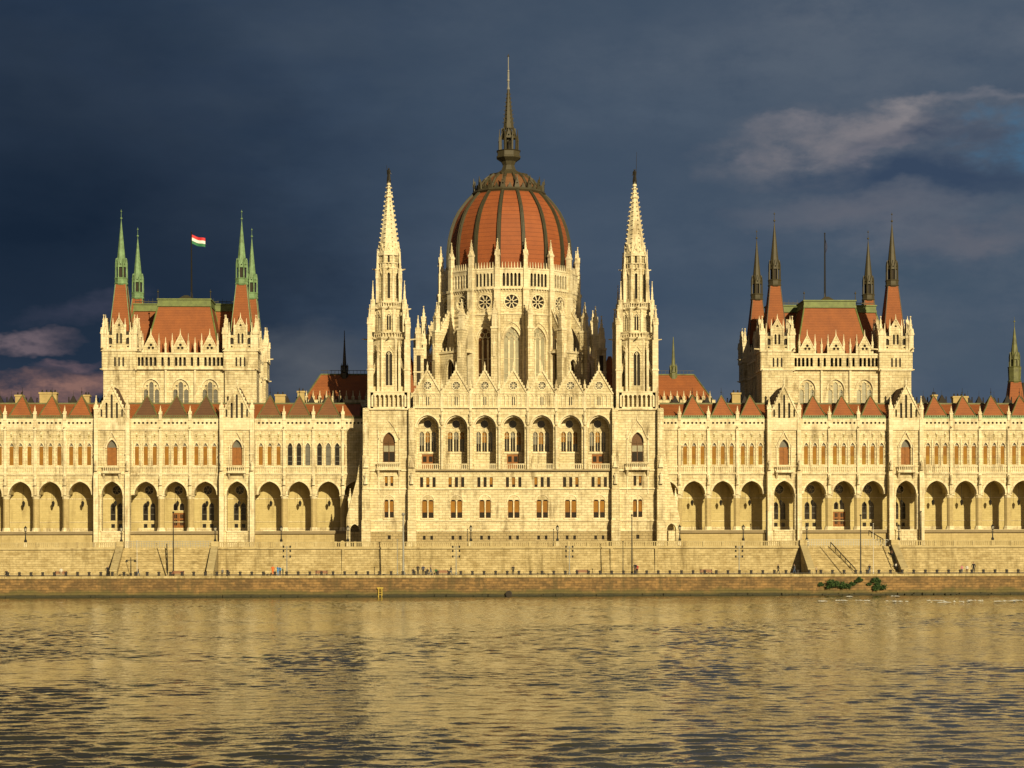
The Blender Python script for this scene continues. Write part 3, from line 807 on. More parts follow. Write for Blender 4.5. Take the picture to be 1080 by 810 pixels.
for i, c in enumerate(cent):
    for s_ in (-.62, .62):
        window(cf, None, c+s_, .98, 14.5, 18.0, YF+.3, .35, 1, 'dark_glass', 'blind', 17.75, 15.7, .06, 'paired_window', 'oak_door', (15.65,))
    for d in (-1.2, 0, 1.2):
        window(cf, None, c+d, .62, 20.45, 22.4, YF+.3, 0, 1, 'dark_glass', 'blind' if (i+int(d)) % 3 == 0 else None, 22.3, 21.0, .05, 'attic_window', 'oak_door')
    for d in (-.72, .72): window(cf, None, c+d, .54, 10.3, 11.1, YF+.2, 0, 1, 'dark_glass', frame=.04, name='basement_window', trim='grey_glass')
    wm = MB(None, 'sheen_glass'); 
    for d in (-1.15, 0, 1.15):
        wm.use('grey_glass' if (i*3+int(d)) % 2 else 'blind'); wm.poly(arch(c+d, .88, 27.5, 31.4, .5, 4), YB+.3)
        wm.use('dark_glass'); wm.box(c+d-.4, c+d+.4, YB+.24, YB+.29, 27.6, 28.6+random.random()*1.6)
        wm.use('limestone_trim'); wm.box(c+d-.03, c+d+.03, YB+.2, YB+.28, 27.5, 31.3); wm.box(c+d-.43, c+d+.43, YB+.2, YB+.28, 30.5, 30.58)
    wm.use('dark_glass'); wm.poly(circle(c, 32.85, .8, 12), YB+.25)
    wm.use('limestone_trim'); wm.band(circle(c, 32.85, .78, 12)[::-1], .12, YB-.08, YB+.02, closed=True)
    for s_ in (-.575, .575): wm.box(c+s_-.09, c+s_+.09, YB-.12, YB-.002, 27.4, 31.0)
    wm.box(c-1.8, c+1.8, YB-.16, YB-.004, 27.15, 27.4)
    wm.build('loggia_window', cf)
    if i in (0, 3, 6):
        dm = MB(None, 'oak_door'); dm.box(c-1.15, c+1.15, YB+.1, YB+.25, 23.9, 27.0)
        for k in (-1, 1):
            dm.box(c+k*.58-.4, c+k*.58+.4, YB+.04, YB+.1, 24.3, 25.2); dm.use('dark_glass'); dm.box(c+k*.58-.35, c+k*.58+.35, YB+.05, YB+.1, 25.5, 26.6); dm.use('oak_door')
        dm.build('door', cf)
# saddle roofs behind the gables
rm = MB(None, 'roof_tile')
for c in cent:
    for s_ in (-1, 1): rm.add([(c, YF+.5, 42.6), (c+s_*PIT/2, YF+.5, 38.4), (c+s_*PIT/2, 2, 38.4), (c, 2, 42.6)], [(0, 1, 2, 3)])
rm.use('slate_dark'); rm.box(-19.3, 19.3, YF+.6, 11.8, 36.2, 38.35)
rm.build('roof', cf)

# ------------------------------------------------------------------ river towers
def river_tower(sg):
    T0 = side(sg); cx, cy = 24.05, -4.9; T = T0 @ Matrix.Translation((cx, cy, 0))
    mb = MB(T); h = 4.15; f = -h
    hs = [arch(0, 2.35, 25.3, 31.1, 1.9, 8), rect(-.8, -.25, 20.7, 22.6), rect(.25, .8, 20.7, 22.6),
          arch(-.5, .82, 14.6, 18.1, .4, 4), arch(.5, .82, 14.6, 18.1, .4, 4), rect(-.3, .3, 10.4, 11.2)]
    mb.wall(rect(-h, h, 11.9, 35.6), hs[:-1], f, f+.6)
    mb.use('limestone_rough'); mb.wall(rect(-h, h, GR, 11.9), hs[-1:], f-.03, f+.6)
    mb.use('limestone')
    mb.box(-h, h, f+.6, h, GR, 35.6)
    mb.use('limestone_trim')
    for z, t in ((11.9, .2), (13.85, .26), (20.0, .3), (23.6, .3), (35.4, .45)): mb.box(-h-.05, h+.05, f-t, f+.02, z, z+.28)
    for z in (14, 20, 23.6, 35.4): mb.box(-h-.14, -h, f, h, z, z+.28); mb.box(h, h+.14, f, h, z, z+.28)
    w1 = arch(0, 2.35, 25.3, 31.1, 1.9, 8); mb.band(w1[1:-1], .42, f-.2, f+.02); mb.band(w1[1:-1], .16, f-.34, f-.2)
    mb.band([(-2.0, 29.6), (-.9, 32.0), (0, 33.2), (.9, 32.0), (2.0, 29.6)], .15, f-.22, f+.02); mb.frus(0, f-.1, 33.2, 34.4, .16, .03, 4)
    for s_ in (-1, 1): mb.box(s_*2.05-.12, s_*2.05+.12, f-.22, f, 25, 30.6); mb.frus(s_*2.05, f-.12, 30.6, 31.7, .16, .02, 4)
    mb.box(-2.4, 2.4, f-1.2, f, 23.75, 24.1); balustrade(mb, -2.3, 2.3, f-1.05, 24.1, 1.15, .38, 0, .15)
    for s_ in (-2.0, 2.0): mb.quadprism([(f, 23.75), (f-1.1, 23.75), (f, 22.3)], s_-.18, s_+.18); mb.box(s_-.1, s_+.1, f-.18, f, 19.2, 22.6)
    mb.box(-1.1, 1.1, f-.12, f, 22.65, 22.85); mb.box(-.12, .12, f-.1, f+.4, 14.6, 18.0)
    mb.band(arch(0, 2.1, 14.5, 18.9, 1.1, 6)[1:-1], .16, f-.12, f+.02); mb.box(-1.2, 1.2, f-.14, f, 14.3, 14.55)
    # corner buttresses, stepped
    for s_ in (-1, 1):
        x = s_*(h+.25)
        for (z0, z1, d, w) in ((GR, 14, 2.1, 1.7), (14, 20.0, 1.7, 1.5), (20.0, 26.5, 1.5, 1.35), (26.5, 35.6, 1.2, 1.15)):
            mb.use('limestone'); mb.box(x-w/2, x+w/2, f-d, f+.3, z0, z1-.5)
            mb.quadprism([(f-d, z1-.5), (f-d+.4, z1+.1), (f+.3, z1+.1), (f+.3, z1-.5)], x-w/2, x+w/2)
        mb.use('limestone_trim'); figure(mb, x, f-1.85, 21.0, 2.3); mb.frus(x, f-1.5, 24.2, 26.4, .5, .05, 4)
        pinnacle(mb, x, f-1.0, 29.5, 36.0, .6)
    # gallery
    mb.use('limestone'); mb.box(-h+1.1, h-1.1, f+1.1, h-1.1, 35.6, 40)
    mb.use('limestone_trim')
    for k in range(4):
        R = Matrix.Rotation(k*pi/2, 4, 'Z')
        hs = [arch(-3.08+i*.88, .58, 36.0, 38.35, .35, 4) for i in range(8)]
        mb.wall(rect(-3.55, 3.55, 35.68, 38.8), hs, -h+.05, -h+.35, T=R)
        mb.box(-3.7, 3.7, -h-.05, -h+.5, 38.8, 39.0, R)
    mb.box(-3.6, 3.6, -3.6, 3.6, 38.75, 38.95)
    # octagon stages
    def octa(z0, z1, r, wz0, wz1, ww, lights=2):
        side_w = 2*r*tan(pi/8)
        for k in range(8):
            R = Matrix.Rotation(k*pi/4, 4, 'Z')
            mb.use('limestone'); mb.wall(rect(-side_w/2, side_w/2, z0, z1), [arch(0, ww, wz0, wz1, ww*.7, 4)], -r, -r+.45, T=R)
            mb.use('opening_shade'); mb.wall(rect(-ww/2-.1, ww/2+.1, wz0-.1, wz1+.1), [], -r+.455, -r+.48, T=R)
            mb.use('limestone_trim')
            mb.band(arch(0, ww, wz0, wz1, ww*.7, 4)[1:-1], .15, -r-.12, -r+.02, T=R)
            if lights > 1: mb.box(-.06, .06, -r+.05, -r+.25, wz0, wz1-.1, R); mb.band(circle(0, wz1-ww*.42, ww*.16, 6)[::-1], .07, -r+.05, -r+.22, closed=True, T=R)
            mb.band([(-ww*.75, wz1-.3), (0, wz1+ww*.8), (ww*.75, wz1-.3)], .1, -r-.14, -r+.02, T=R)
            mb.frus(side_w/2, -r, z0, z1, .2, .17, 6, T=R)
    def tier(z, r, out, n_bal=5):
        mb.use('limestone_trim'); mb.frus(0, 0, z-.3, z, r, r+.25, 8); mb.frus(0, 0, z, z+.2, r+.25, r+.25, 8)
        sw = 2*(r+.1)*tan(pi/8)
        for k in range(8):
            R = Matrix.Rotation(k*pi/4, 4, 'Z')
            for i in range(n_bal): x = -sw/2+(i+.5)*sw/n_bal; mb.box(x-.07, x+.07, -r-.16, -r, z+.2, z+1.0, R)
            mb.box(-sw/2, sw/2, -r-.2, -r+.05, z+1.0, z+1.18, R)
            mb.tube((0, -r-.1, z-.1), (0, -out+.1, z+.12), .2, .1, 5, T=R) if k % 2 == 0 else mb.tube((0, -r-.1, z-.1), (0, -out*.96, z+.1), .18, .1, 5, T=R)
    octa(38.9, 49.4, 3.25, 40.2, 46.9, 1.25); tier(49.4, 3.35, 5.35)
    octa(49.5, 55.3, 2.8, 51.0, 54.1, .8); tier(55.3, 2.95, 4.4)
    octa(55.4, 63.0, 2.25, 57.2, 62.2, .5, 1); tier(63.0, 2.15, 3.3, 3)
    octa(63.0, 66.4, 2.0, 64.2, 65.9, .4, 1)
    mb.use('limestone_trim')
    for k in range(4):
        R = Matrix.Rotation(k*pi/2, 4, 'Z')
        # great corner piers with their flying struts
        a = 3.55
        mb.box(-a-.55, -a+.55, -a-.55, -a+.55, 35.6, 49.0, R)
        for (dx, dy) in ((-.35, -.35),): pinnacle(mb, -a+dx*.3, -a+dy*.3, 49.0, 56.0, .85, T=R)
        mb.box(-a-.66, -a+.66, -a-.66, -a+.66, 43.0, 43.3, R)
        M = R @ Matrix.Translation((-a, -a, 0)) @ Matrix.Rotation(pi/4, 4, 'Z')
        mb.add([(0, .0, 40.0), (0, 2.4, 42.6), (0, 2.4, 44.2), (0, 0, 41.6)], [(0, 1, 2, 3)], Matrix()) if False else None
        # struts toward the octagon (pier is on the diagonal)
        d = Vector((1, 1, 0)).normalized()
        p = Vector((-a, -a, 41.0)); q = Vector((-2.3, -2.3, 44.4)); 
        nrm = Vector((1, -1, 0)).normalized()*.2; v = []
        for s_ in (-1, 1): v += [p+nrm*s_, q+nrm*s_, q+nrm*s_+Vector((0, 0, 1.2)), p+nrm*s_+Vector((0, 0, 1.0))]
        mb.add(v, [(0, 1, 2, 3), (7, 6, 5, 4), (0, 4, 5, 1), (1, 5, 6, 2), (2, 6, 7, 3), (3, 7, 4, 0)], R)
        # intermediate buttresses on the front faces
        for (u_, v_) in ((-2.05, -3.9), (2.05, -3.9)):
            mb.box(u_-.22, u_+.22, v_-.2, v_+.6, 38.9, 45.0, R); pinnacle(mb, u_, v_+.1, 45.0, 49.0, .42, False, T=R)
            p = Vector((u_, v_+.3, 44.6)); 
        pinnacle(mb, -3.05, -3.05, 50.5, 60.9, .72, T=R); mb.box(-3.5, -2.3, -2.75, -2.45, 53.8, 54.4, R)
        pinnacle(mb, -2.2, -2.2, 56.3, 67.2, .55, T=R); pinnacle(mb, -.95, -3.0, 50.6, 56.6, .34, False, T=R); pinnacle(mb, .95, -3.0, 50.6, 56.6, .34, False, T=R)
        pinnacle(mb, -.8, -2.35, 56.4, 63.2, .28, False, T=R); pinnacle(mb, .8, -2.35, 56.4, 63.2, .28, False, T=R)
    # outer wedge buttress beside the wing, with its passage
    T2 = Matrix.Translation((-cx, -cy, 0))
    mb.use('limestone')
    mb.wall([(28.3, GR), (28.3, 34.5), (28.9, 34.5), (29.6, 26.5), (30.3, 22.0), (31.8, 16.6), (32.3, 14.5), (32.3, GR), (31.6, GR)]+list(reversed(arch(30.7, 1.8, GR, 13.4, 1.2, 5)[1:-1]))+[(29.8, GR)], [], -8.4, -7.0, T=T2)
    mb.use('limestone_trim'); mb.band(arch(30.7, 1.8, GR, 13.4, 1.2, 5)[1:-1], .2, -8.55, -8.4, T=T2)
    pinnacle(mb, 31.6, -7.7, 16.0, 20.4, .7, T=T2)
    mb.use('limestone'); mb.box(28.2, 29.0, -7, -.2, GR, 35.8, T2)
    mb.box(29.0, 32.2, -2.6, -.6, GR, 12.0, T2)
    o = part_build(mb, 'river_tower')
    # windows
    window(o, T, 0, 2.35, 25.3, 31.1, f+.35, 1.9, 2, 'amber_glass', 'sheen_glass', 28.5, 27.3, .14, 'great_window', 'amber_glass', (29.0, 27.3), bar=.07)  # pale middle band paints bright reflections into the panes
    gm = MB(T, 'dark_glass'); gm.box(-1.0, -.1, f+.22, f+.28, 25.45, 27.2); gm.box(.1, 1.0, f+.22, f+.28, 25.45, 27.2); gm.build('lower_pane', o)
    for d in (-.52, .52): window(o, T, d, .55, 20.7, 22.6, f+.3, 0, 1, 'dark_glass', 'blind' if d*sg > 0 or sg < 0 else None, 22.5, 21.3, .04, 'small_window', 'oak_door')
    for d in (-.5, .5): window(o, T, d, .82, 14.6, 18.1, f+.3, .4, 1, 'dark_glass', 'blind', 17.75, 15.8, .05, 'paired_window', 'oak_door', (15.75,))
    window(o, T, 0, .6, 10.4, 11.2, f+.3, 0, 1, 'dark_glass', frame=.04, name='basement_window', trim='grey_glass')
    # spire with crockets
    sp = MB(T, 'limestone_trim'); r0 = 1.95; z0, z1 = 66.0, 79.6
    sp.frus(0, 0, z0, z1, r0, .2, 8); sp.frus(0, 0, 65.6, 66.1, 2.25, 2.2, 8)
    for k in range(8):
        a = pi/8+k*pi/4
        for i in range(15):
            t = (i+.4)/15.2; r = (r0+(.2-r0)*t)*1.0824; z = z0+(z1-z0)*t
            sp.tube((r*.92*cos(a), r*.92*sin(a), z), ((r+.30)*cos(a), (r+.30)*sin(a), z+.16), .14, .13, 4)
        R = Matrix.Rotation(k*pi/4, 4, 'Z')
        sp.wall([(-.6, 66.1), (0, 68.0), (.6, 66.1)], [circle(0, 66.7, .2, 6)], -r0-.1, -r0+.3, T=R)
    sp.frus(0, 0, 77.2, 77.6, .75, .75, 8); sp.frus(0, 0, 79.5, 80.0, .42, .3, 8)
    sp.build('spire', o)
    st = MB(T, 'bronze')
    st.frus(0, 0, 80.0, 80.5, .42, .3, 8); figure(st, 0, 0, 80.4, 2.5); st.tube((.3, 0, 81.6), (.42, -.1, 83.4 if sg < 0 else 86.2), .05, .03, 5); st.tube((-.15, 0, 82.2), (-.5, -.1, 81.6), .09, .06, 5)
    st.build('statue', o)
    return o
towL = river_tower(-1); towR = river_tower(1)

# ------------------------------------------------------------------ drum and dome
DX, DY = .35, 22.0
TD = Matrix.Translation((DX, DY, 0))
AP = 14.1                                    # apothem of the drum wall
SW = 2*AP*tan(pi/16); RV = AP/cos(pi/16)
mb = MB(TD)
for k in range(16):
    R = Matrix.Rotation(k*pi/8, 4, 'Z')
    hw = SW/2
    big = arch(0, 3.3, 40.5, 53.4, 2.6, 8)
    mb.use('limestone'); mb.wall(rect(-hw, hw, 36, 56.0), [big], -AP, -AP+.7, T=R)
    mb.use('limestone_trim'); mb.band(big[1:-1], .3, -AP-.15, -AP+.05, T=R); mb.band(arch(0, 4.1, 40.5, 54.3, 3.0, 8)[1:-1], .12, -AP-.22, -AP+.02, T=R)
    mb.box(-hw, hw, -AP-.25, -AP+.1, 55.85, 56.15, R)
    mb.use('limestone'); mb.wall(rect(-hw, hw, 56.15, 61.0), [circle(0, 58.5, 1.35, 16)], -AP, -AP+.6, T=R)
    mb.use('limestone_trim'); mb.band(circle(0, 58.5, 1.4, 16)[::-1], .2, -AP-.14, -AP+.02, closed=True, T=R)
    mb.band(circle(0, 58.5, 1.85, 16)[::-1], .1, -AP-.08, -AP+.02, closed=True, T=R)
    for i in range(9):
        x = -hw+.4+i*(SW-.8)/8; mb.quadprism([(-AP, 60.3), (-AP-.4, 61.0), (-AP, 61.0)], x-.1, x+.1, T=R)
    mb.box(-hw-.05, hw+.05, -AP-.42, -AP+.2, 61.0, 61.3, R)
    hs = [arch(-1.56+i*.78, .5, 61.6, 64.3, .4, 4) for i in range(5)]
    mb.wall(rect(-hw, hw, 61.3, 65.2), hs, -AP-.3, -AP+.05, T=R)
    mb.use('opening_shade'); mb.wall(rect(-hw+.1, hw-.1, 61.4, 64.8), [], -AP+.35, -AP+.38, T=R)  # dark sheet paints the shade behind the gallery openings
    mb.use('limestone_trim'); mb.box(-hw-.05, hw+.05, -AP-.4, -AP+.4, 64.95, 65.25, R)
    for i in range(9):
        x = -hw+.35+i*(SW-.7)/8; mb.frus(x, -AP-.15, 65.25, 66.5, .13, .03, 4, T=R)
    mb.use('limestone'); mb.wall(rect(-hw, hw, 64.9, 65.2), [], -AP, -12.2, T=R)
    mb.box(-hw*.9, hw*.9, -AP+.4, -12.6, 61.0, 61.3, R)
    # vertex pilaster with pinnacle
    R2 = Matrix.Rotation(k*pi/8+pi/16, 4, 'Z')
    mb.use('limestone_trim')
    mb.box(-.62, .62, -RV-.75, -RV+.4, 36, 61.2, R2); mb.box(-.5, .5, -RV-.62, -RV+.4, 61.2, 65.6, R2)
    pinnacle(mb, 0, -RV-.1, 65.2, 71.4, .85, T=R2)
    mb.box(-.7, .7, -RV-.9, -RV+.3, 60.8, 61.3, R2); mb.box(-.7, .7, -RV-.9, -RV+.3, 55.8, 56.2, R2)
drum = part_build(mb, 'dome_drum')
for k in range(16):
    if not (k <= 4 or k >= 12): continue
    T = TD @ Matrix.Rotation(k*pi/8, 4, 'Z')
    window(drum, T, 0, 3.3, 40.5, 53.4, -AP+.4, 2.6, 3, 'sheen_glass' if k in (0, 1) else 'amber_glass', name='drum_window', oculus=True, bar=.17, frame=.12, transoms=(47, 44))
    rm = MB(T, 'dark_glass'); rm.poly(circle(0, 58.5, 1.35, 16), -AP+.45); rm.use('limestone_trim')
    for i in range(8):
        a = i*pi/4+pi/8
        rm.tube((.38*cos(a), -AP+.25, 58.5+.38*sin(a)), (1.35*cos(a), -AP+.25, 58.5+1.35*sin(a)), .07, .19, 4)
    rm.band(circle(0, 58.5, .3, 8)[::-1], .12, -AP+.12, -AP+.35, closed=True)
    rm.build('rose_window', drum)
# flying buttresses, outer piers and the low ring around the drum
RO_ = 17.6
mb = MB(TD)
for k in range(16):
    R = Matrix.Rotation(k*pi/8, 4, 'Z'); hw = RO_*tan(pi/16)
    mb.use('limestone'); op = arch(0, 2.3, 38, 47.0, 1.7, 6); front = k in (0, 1, 15)
    if front: op = [(0, 0)]*3
    if not front: mb.wall(rect(-hw, hw, 34, 48.2), [op], -RO_, -RO_+.6, T=R)
    if not front: mb.use('opening_shade'); mb.wall(rect(-1.4, 1.4, 38, 47.2), [], -RO_+2.0, -RO_+2.1, T=R)
    mb.use('limestone_trim')
    if not front: mb.band(op[1:-1], .2, -RO_-.12, -RO_+.02, T=R); mb.box(-hw-.05, hw+.05, -RO_-.25, -AP-.1, 48.2, 48.6, R)
    for i in range(0 if front else 7):
        x = -hw+.5+i*(2*hw-1)/6; mb.frus(x, -RO_, 48.6, 49.4, .12, .05, 4, T=R)
    R2 = Matrix.Rotation(k*pi/8+pi/16, 4, 'Z'); rv = RO_/cos(pi/16)
    mb.use('limestone')
    mb.box(-.6, .6, -rv-1.0, -rv+.7, 34, 53.0, R2)
    mb.use('limestone_trim'); pinnacle(mb, 0, -rv-.2, 53.0, 59.0, .95, T=R2); mb.box(-.7, .7, -rv-1.1, -rv+.7, 52.6, 53.0, R2)
    pinnacle(mb, 0, -rv-.9, 47.0, 52.4, .5, T=R2)
    # flyer: curved underside, straight coping
    y0, y1 = -rv+.6, -RV-.3; n = 6
    und = [(y0+(y1-y0)*i/n, 49.6+4.4*sin(pi/2*i/n)) for i in range(n+1)]
    mb.use('limestone'); mb.quadprism(und+[(y1, 57.6), (y0, 53.6)], -.3, .3, T=R2)
    mb.quadprism([(y0, 48.4), (y1, 48.4), (y1, 48.9), (y0, 48.9)], -.3, .3, T=R2)
    mb.use('limestone_trim'); mb.quadprism([(y0, 53.6), (y1, 57.6), (y1, 57.9), (y0, 53.9)], -.4, .4, T=R2)
    for i in range(5):
        y = y0+(y1-y0)*(i+.5)/5; mb.frus(0, y, 53.9+4*(i+.5)/5, 54.5+4*(i+.5)/5, .14, .1, 4, T=R2)
part_build(mb, 'flying_buttresses', bld)
for sg in (-1, 1):
    mb = MB(side(sg)); mb.box(17.4, 19.4, 7.0, 10.0, 36, 49.0)
    mb.use('limestone_trim'); mb.box(17.3, 19.5, 6.9, 10.1, 48.7, 49.0); mb.box(17.3, 19.5, 6.9, 10.1, 44.0, 44.3)
    pinnacle(mb, 18.5, 7.6, 49.0, 55.8, .95); pinnacle(mb, 17.2, 9.0, 47.0, 53.6, .7); pinnacle(mb, 19.2, 9.6, 49.0, 52.6, .5)
    mb.use('opening_shade'); mb.box(18.0, 18.8, 6.96, 6.99, 40.5, 47.5); tu2 = part_build(mb, 'side_turret')
    rb = MB(side(sg), 'roof_tile'); rb.frus(20.3, 9.5, 40, 47.6, 3.0, .3, 4); rb.use('limestone'); rb.box(17.3, 23.3, 6.6, 12.5, 36, 40); rb.build('steep_roof', tu2)
# dome shell
prof = [(12.55, 64.9), (12.75, 67.5), (12.75, 70.0), (12.45, 72.7), (11.95, 74.9), (11.25, 76.9), (10.45, 78.5), (9.45, 79.9), (8.4, 81.2), (7.3, 82.3)]
mb = MB(TD, 'dome_tile')
k16 = cos(pi/16)
mb.lathe(0, 0, [(r*k16, z) for r, z in prof], 16)
mb.use('tile_mid'); mb.lathe(0, 0, [(6.6, 82.2), (5.9, 84.0), (4.9, 85.4), (3.6, 86.4)], 16)
dome = part_build(mb, 'dome')
cr = MB(TD, 'copper_brown')
cr.lathe(0, 0, [(7.35, 82.1), (7.7, 82.5), (7.4, 82.9), (6.7, 83.0)], 16)
for k in range(16):
    R = Matrix.Rotation(k*pi/8+pi/16, 4, 'Z')
    cr.wall([(-.55, 82.9), (-.3, 84.2), (0, 85.0), (.3, 84.2), (.55, 82.9)], [circle(0, 83.7, .2, 6)], -7.5, -7.1, T=R)
    cr.frus(0, -7.5, 84.3, 85.6, .16, .03, 4, T=R)
    R = Matrix.Rotation(k*pi/8, 4, 'Z'); cr.wall([(-.5, 82.9), (0, 84.0), (.5, 82.9)], [], -7.3, -7.0, T=R)
    R = Matrix.Rotation(k*pi/8+pi/16, 4, 'Z')
    for (r0, z0), (r1, z1) in zip([(6.7, 82.6), (6.0, 84.0), (5.0, 85.4), (3.6, 86.5)], [(6.0, 84.0), (5.0, 85.4), (3.6, 86.5)]): cr.tube((0, -r0*1.02, z0), (0, -r1*1.02, z1), .34, .3, 5, T=R)
cr.build('crown', dome)
for k in range(16):
    R = Matrix.Rotation(k*pi/8+pi/16, 4, 'Z'); rb = MB(TD, 'rib_copper')
    pts = [(0, -r-.08, z) for r, z in prof]
    for p, q in zip(pts, pts[1:]):
        w0 = .2+.17*(p[1]/-12.8); w1 = .2+.17*(q[1]/-12.8)
        rb.add([(-w0, p[1]+.15, p[2]), (w0, p[1]+.15, p[2]), (w1, q[1]+.15, q[2]), (-w1, q[1]+.15, q[2]),
                (-w0, p[1]-.35, p[2]), (w0, p[1]-.35, p[2]), (w1, q[1]-.35, q[2]), (-w1, q[1]-.35, q[2])],
               [(4, 5, 6, 7), (0, 4, 7, 3), (1, 2, 6, 5)], R)
    rb.use('copper_brown')
    for p, q in zip(pts, pts[1:]): rb.tube((0, p[1]-.38, p[2]), (0, q[1]-.38, q[2]), .12, n=4, T=R)
    rb.build('rib', dome)
ln = MB(TD, 'copper_brown')
ln.lathe(0, 0, [(3.7, 86.2), (3.9, 86.6), (2.3, 87.0), (1.5, 87.6), (1.15, 88.6), (1.5, 89.4), (2.45, 90.1), (2.5, 90.4)], 8)
ln.use('copper_brown'); ln.lathe(0, 0, [(2.5, 90.4), (2.3, 90.5), (2.3, 91.4), (2.5, 91.6), (1.0, 91.7)], 8)
ln.frus(0, 0, 91.5, 96.5, .6, .55, 8)
for k in range(8):
    R = Matrix.Rotation(k*pi/4, 4, 'Z')
    ln.use('copper_brown')
    ln.frus(.62, -1.6, 91.6, 94.6, .17, .12, 4, T=R); ln.wall([(-.62, 94.2), (0, 96.4), (.62, 94.2)], [circle(0, 94.8, .2, 6)], -1.5, -1.2, T=R)
    pinnacle(ln, .75, -1.9, 91.6, 96.2, .3, False, T=R)
    ln.tube((.66, -1.6, 94.6), (.3, -.7, 97.5), .12, .1, 4, T=R); ln.frus(.36, -.85, 96.4, 98.6, .14, .02, 4, T=R)
    a = k*pi/4+pi/8
    for i in range(8):
        z = 97.5+i*.85; r = 1.0*(1-(i+.5)/9)+.2; ln.tube((r*cos(a), r*sin(a), z), ((r+.16)*cos(a), (r+.16)*sin(a), z+.2), .07, .06, 4)
ln.frus(0, 0, 96.3, 97.6, 1.1, .95, 8); ln.frus(0, 0, 97.4, 104.6, .95, .22, 8)
ln.use('zinc'); ln.lathe(0, 0, [(.28, 104.5), (.16, 105.2), (.18, 108.0), (.1, 108.4), (.08, 111.5)], 6); ln.ball((0, 0, 106.4), .3); ln.ball((0, 0, 108.4), .22)
ln.use('bronze'); figure(ln, 0, -1.15, 91.8, 2.0); ln.frus(0, 0, 111.4, 112.0, .22, .02, 4)
ln.build('lantern', dome)

# ------------------------------------------------------------------ side ranges between dome and palaces
def side_range(sg):
    T = side(sg); mb = MB(T)
    mb.box(14, 42.4, 13.5, 25, 30, 38.1)
    mb.use('limestone_trim'); mb.box(14, 42.6, 13.2, 14, 37.7, 38.1)
    hs = []
    mb.use('limestone')
    x = 17
    while x < 42.2: 
        pinnacle(mb, x, 13.6, 38.1, 41.0, .5, False); x += 1.35
    mb.box(14, 42.4, 13.5, 13.8, 38.1, 39.1)
    o = part_build(mb, 'side_range')
    rb = MB(T, 'roof_tile')
    P = [(14, 14, 38.7), (42.2, 14, 38.7), (42.2, 24.5, 38.7), (14, 24.5, 38.7), (14, 19, 44.7), (38.7, 19, 44.7)]
    rb.add(P, [(0, 1, 5, 4), (1, 2, 5), (2, 3, 4, 5)])
    rb.use('copper_moss'); rb.tube(P[4], P[5], .2, n=5); rb.tube(P[1], P[5], .16, n=5)
    rb.use('iron')
    for i in range(32):
        x = 14.5+i*.76; rb.tube((x, 19, 44.7), (x, 19, 45.6), .05, n=4)
    rb.box(14, 38.7, 18.97, 19.03, 45.5, 45.6)
    rb.build('roof', o)
    sp = MB(T @ Matrix.Translation((33.8 if sg < 0 else 34.4, 19, -1.0)), 'bronze' if sg < 0 else 'copper_moss')
    sp.lathe(0, 0, [(.8, 44.8), (.8, 46.0), (.45, 46.4), (.5, 47.2), (.6, 47.4), (.38, 47.8), (.1, 53.0), (.06, 54.8 if sg < 0 else 53.6)], 8)
    for k in range(4):
        R = Matrix.Rotation(k*pi/2, 4, 'Z'); sp.wall([(-.35, 46.2), (0, 47.6), (.35, 46.2)], [], -.8, -.6, T=R); sp.frus(.6, -.6, 46.0, 48.0, .1, .02, 4, T=R)
    sp.ball((0, 0, 52.6 if sg < 0 else 52.2), .17); sp.build('ridge_turret', o)
side_range(-1); side_range(1)
# far turret rising behind the right wing
T = Matrix.Translation((W(1070, 400, 30)[0], 30, 0))
mb = MB(T); mb.box(-1.9, 1.9, -1.9, 1.9, 33, 39.2); tu = part_build(mb, 'stair_turret')
rb = MB(T, 'roof_tile'); rb.frus(0, 0, 38.8, 44.1, 1.75, 1.15, 4)
rb.use('slate_dark'); rb.quadprism([(-1, 39), (-1, 44.0), (5, 44.0), (5, 39)], 1.4, 9)
rb.build('steep_roof', tu)
sp = MB(T, 'copper_moss'); sp.lathe(0, 0, [(1.15, 43.9), (1.4, 44.3), (1.2, 44.6), (1.3, 47.2), (1.4, 47.4), (.75, 47.6), (.7, 49.6)], 8)
for k in range(8):
    R = Matrix.Rotation(k*pi/4, 4, 'Z'); sp.frus(.42, -1.0, 47.4, 49.4, .1, .08, 4, T=R); sp.wall([(-.4, 49.0), (0, 50.6), (.4, 49.0)], [], -1.0, -.8, T=R); sp.frus(.42, -1.0, 49.4, 50.6, .1, .01, 4, T=R)
sp.frus(0, 0, 49.6, 56.2, .8, .06, 8); sp.tube((0, 0, 56), (0, 0, 58.2), .06, .03); sp.ball((0, 0, 57.2), .2)
sp.build('spire', tu)

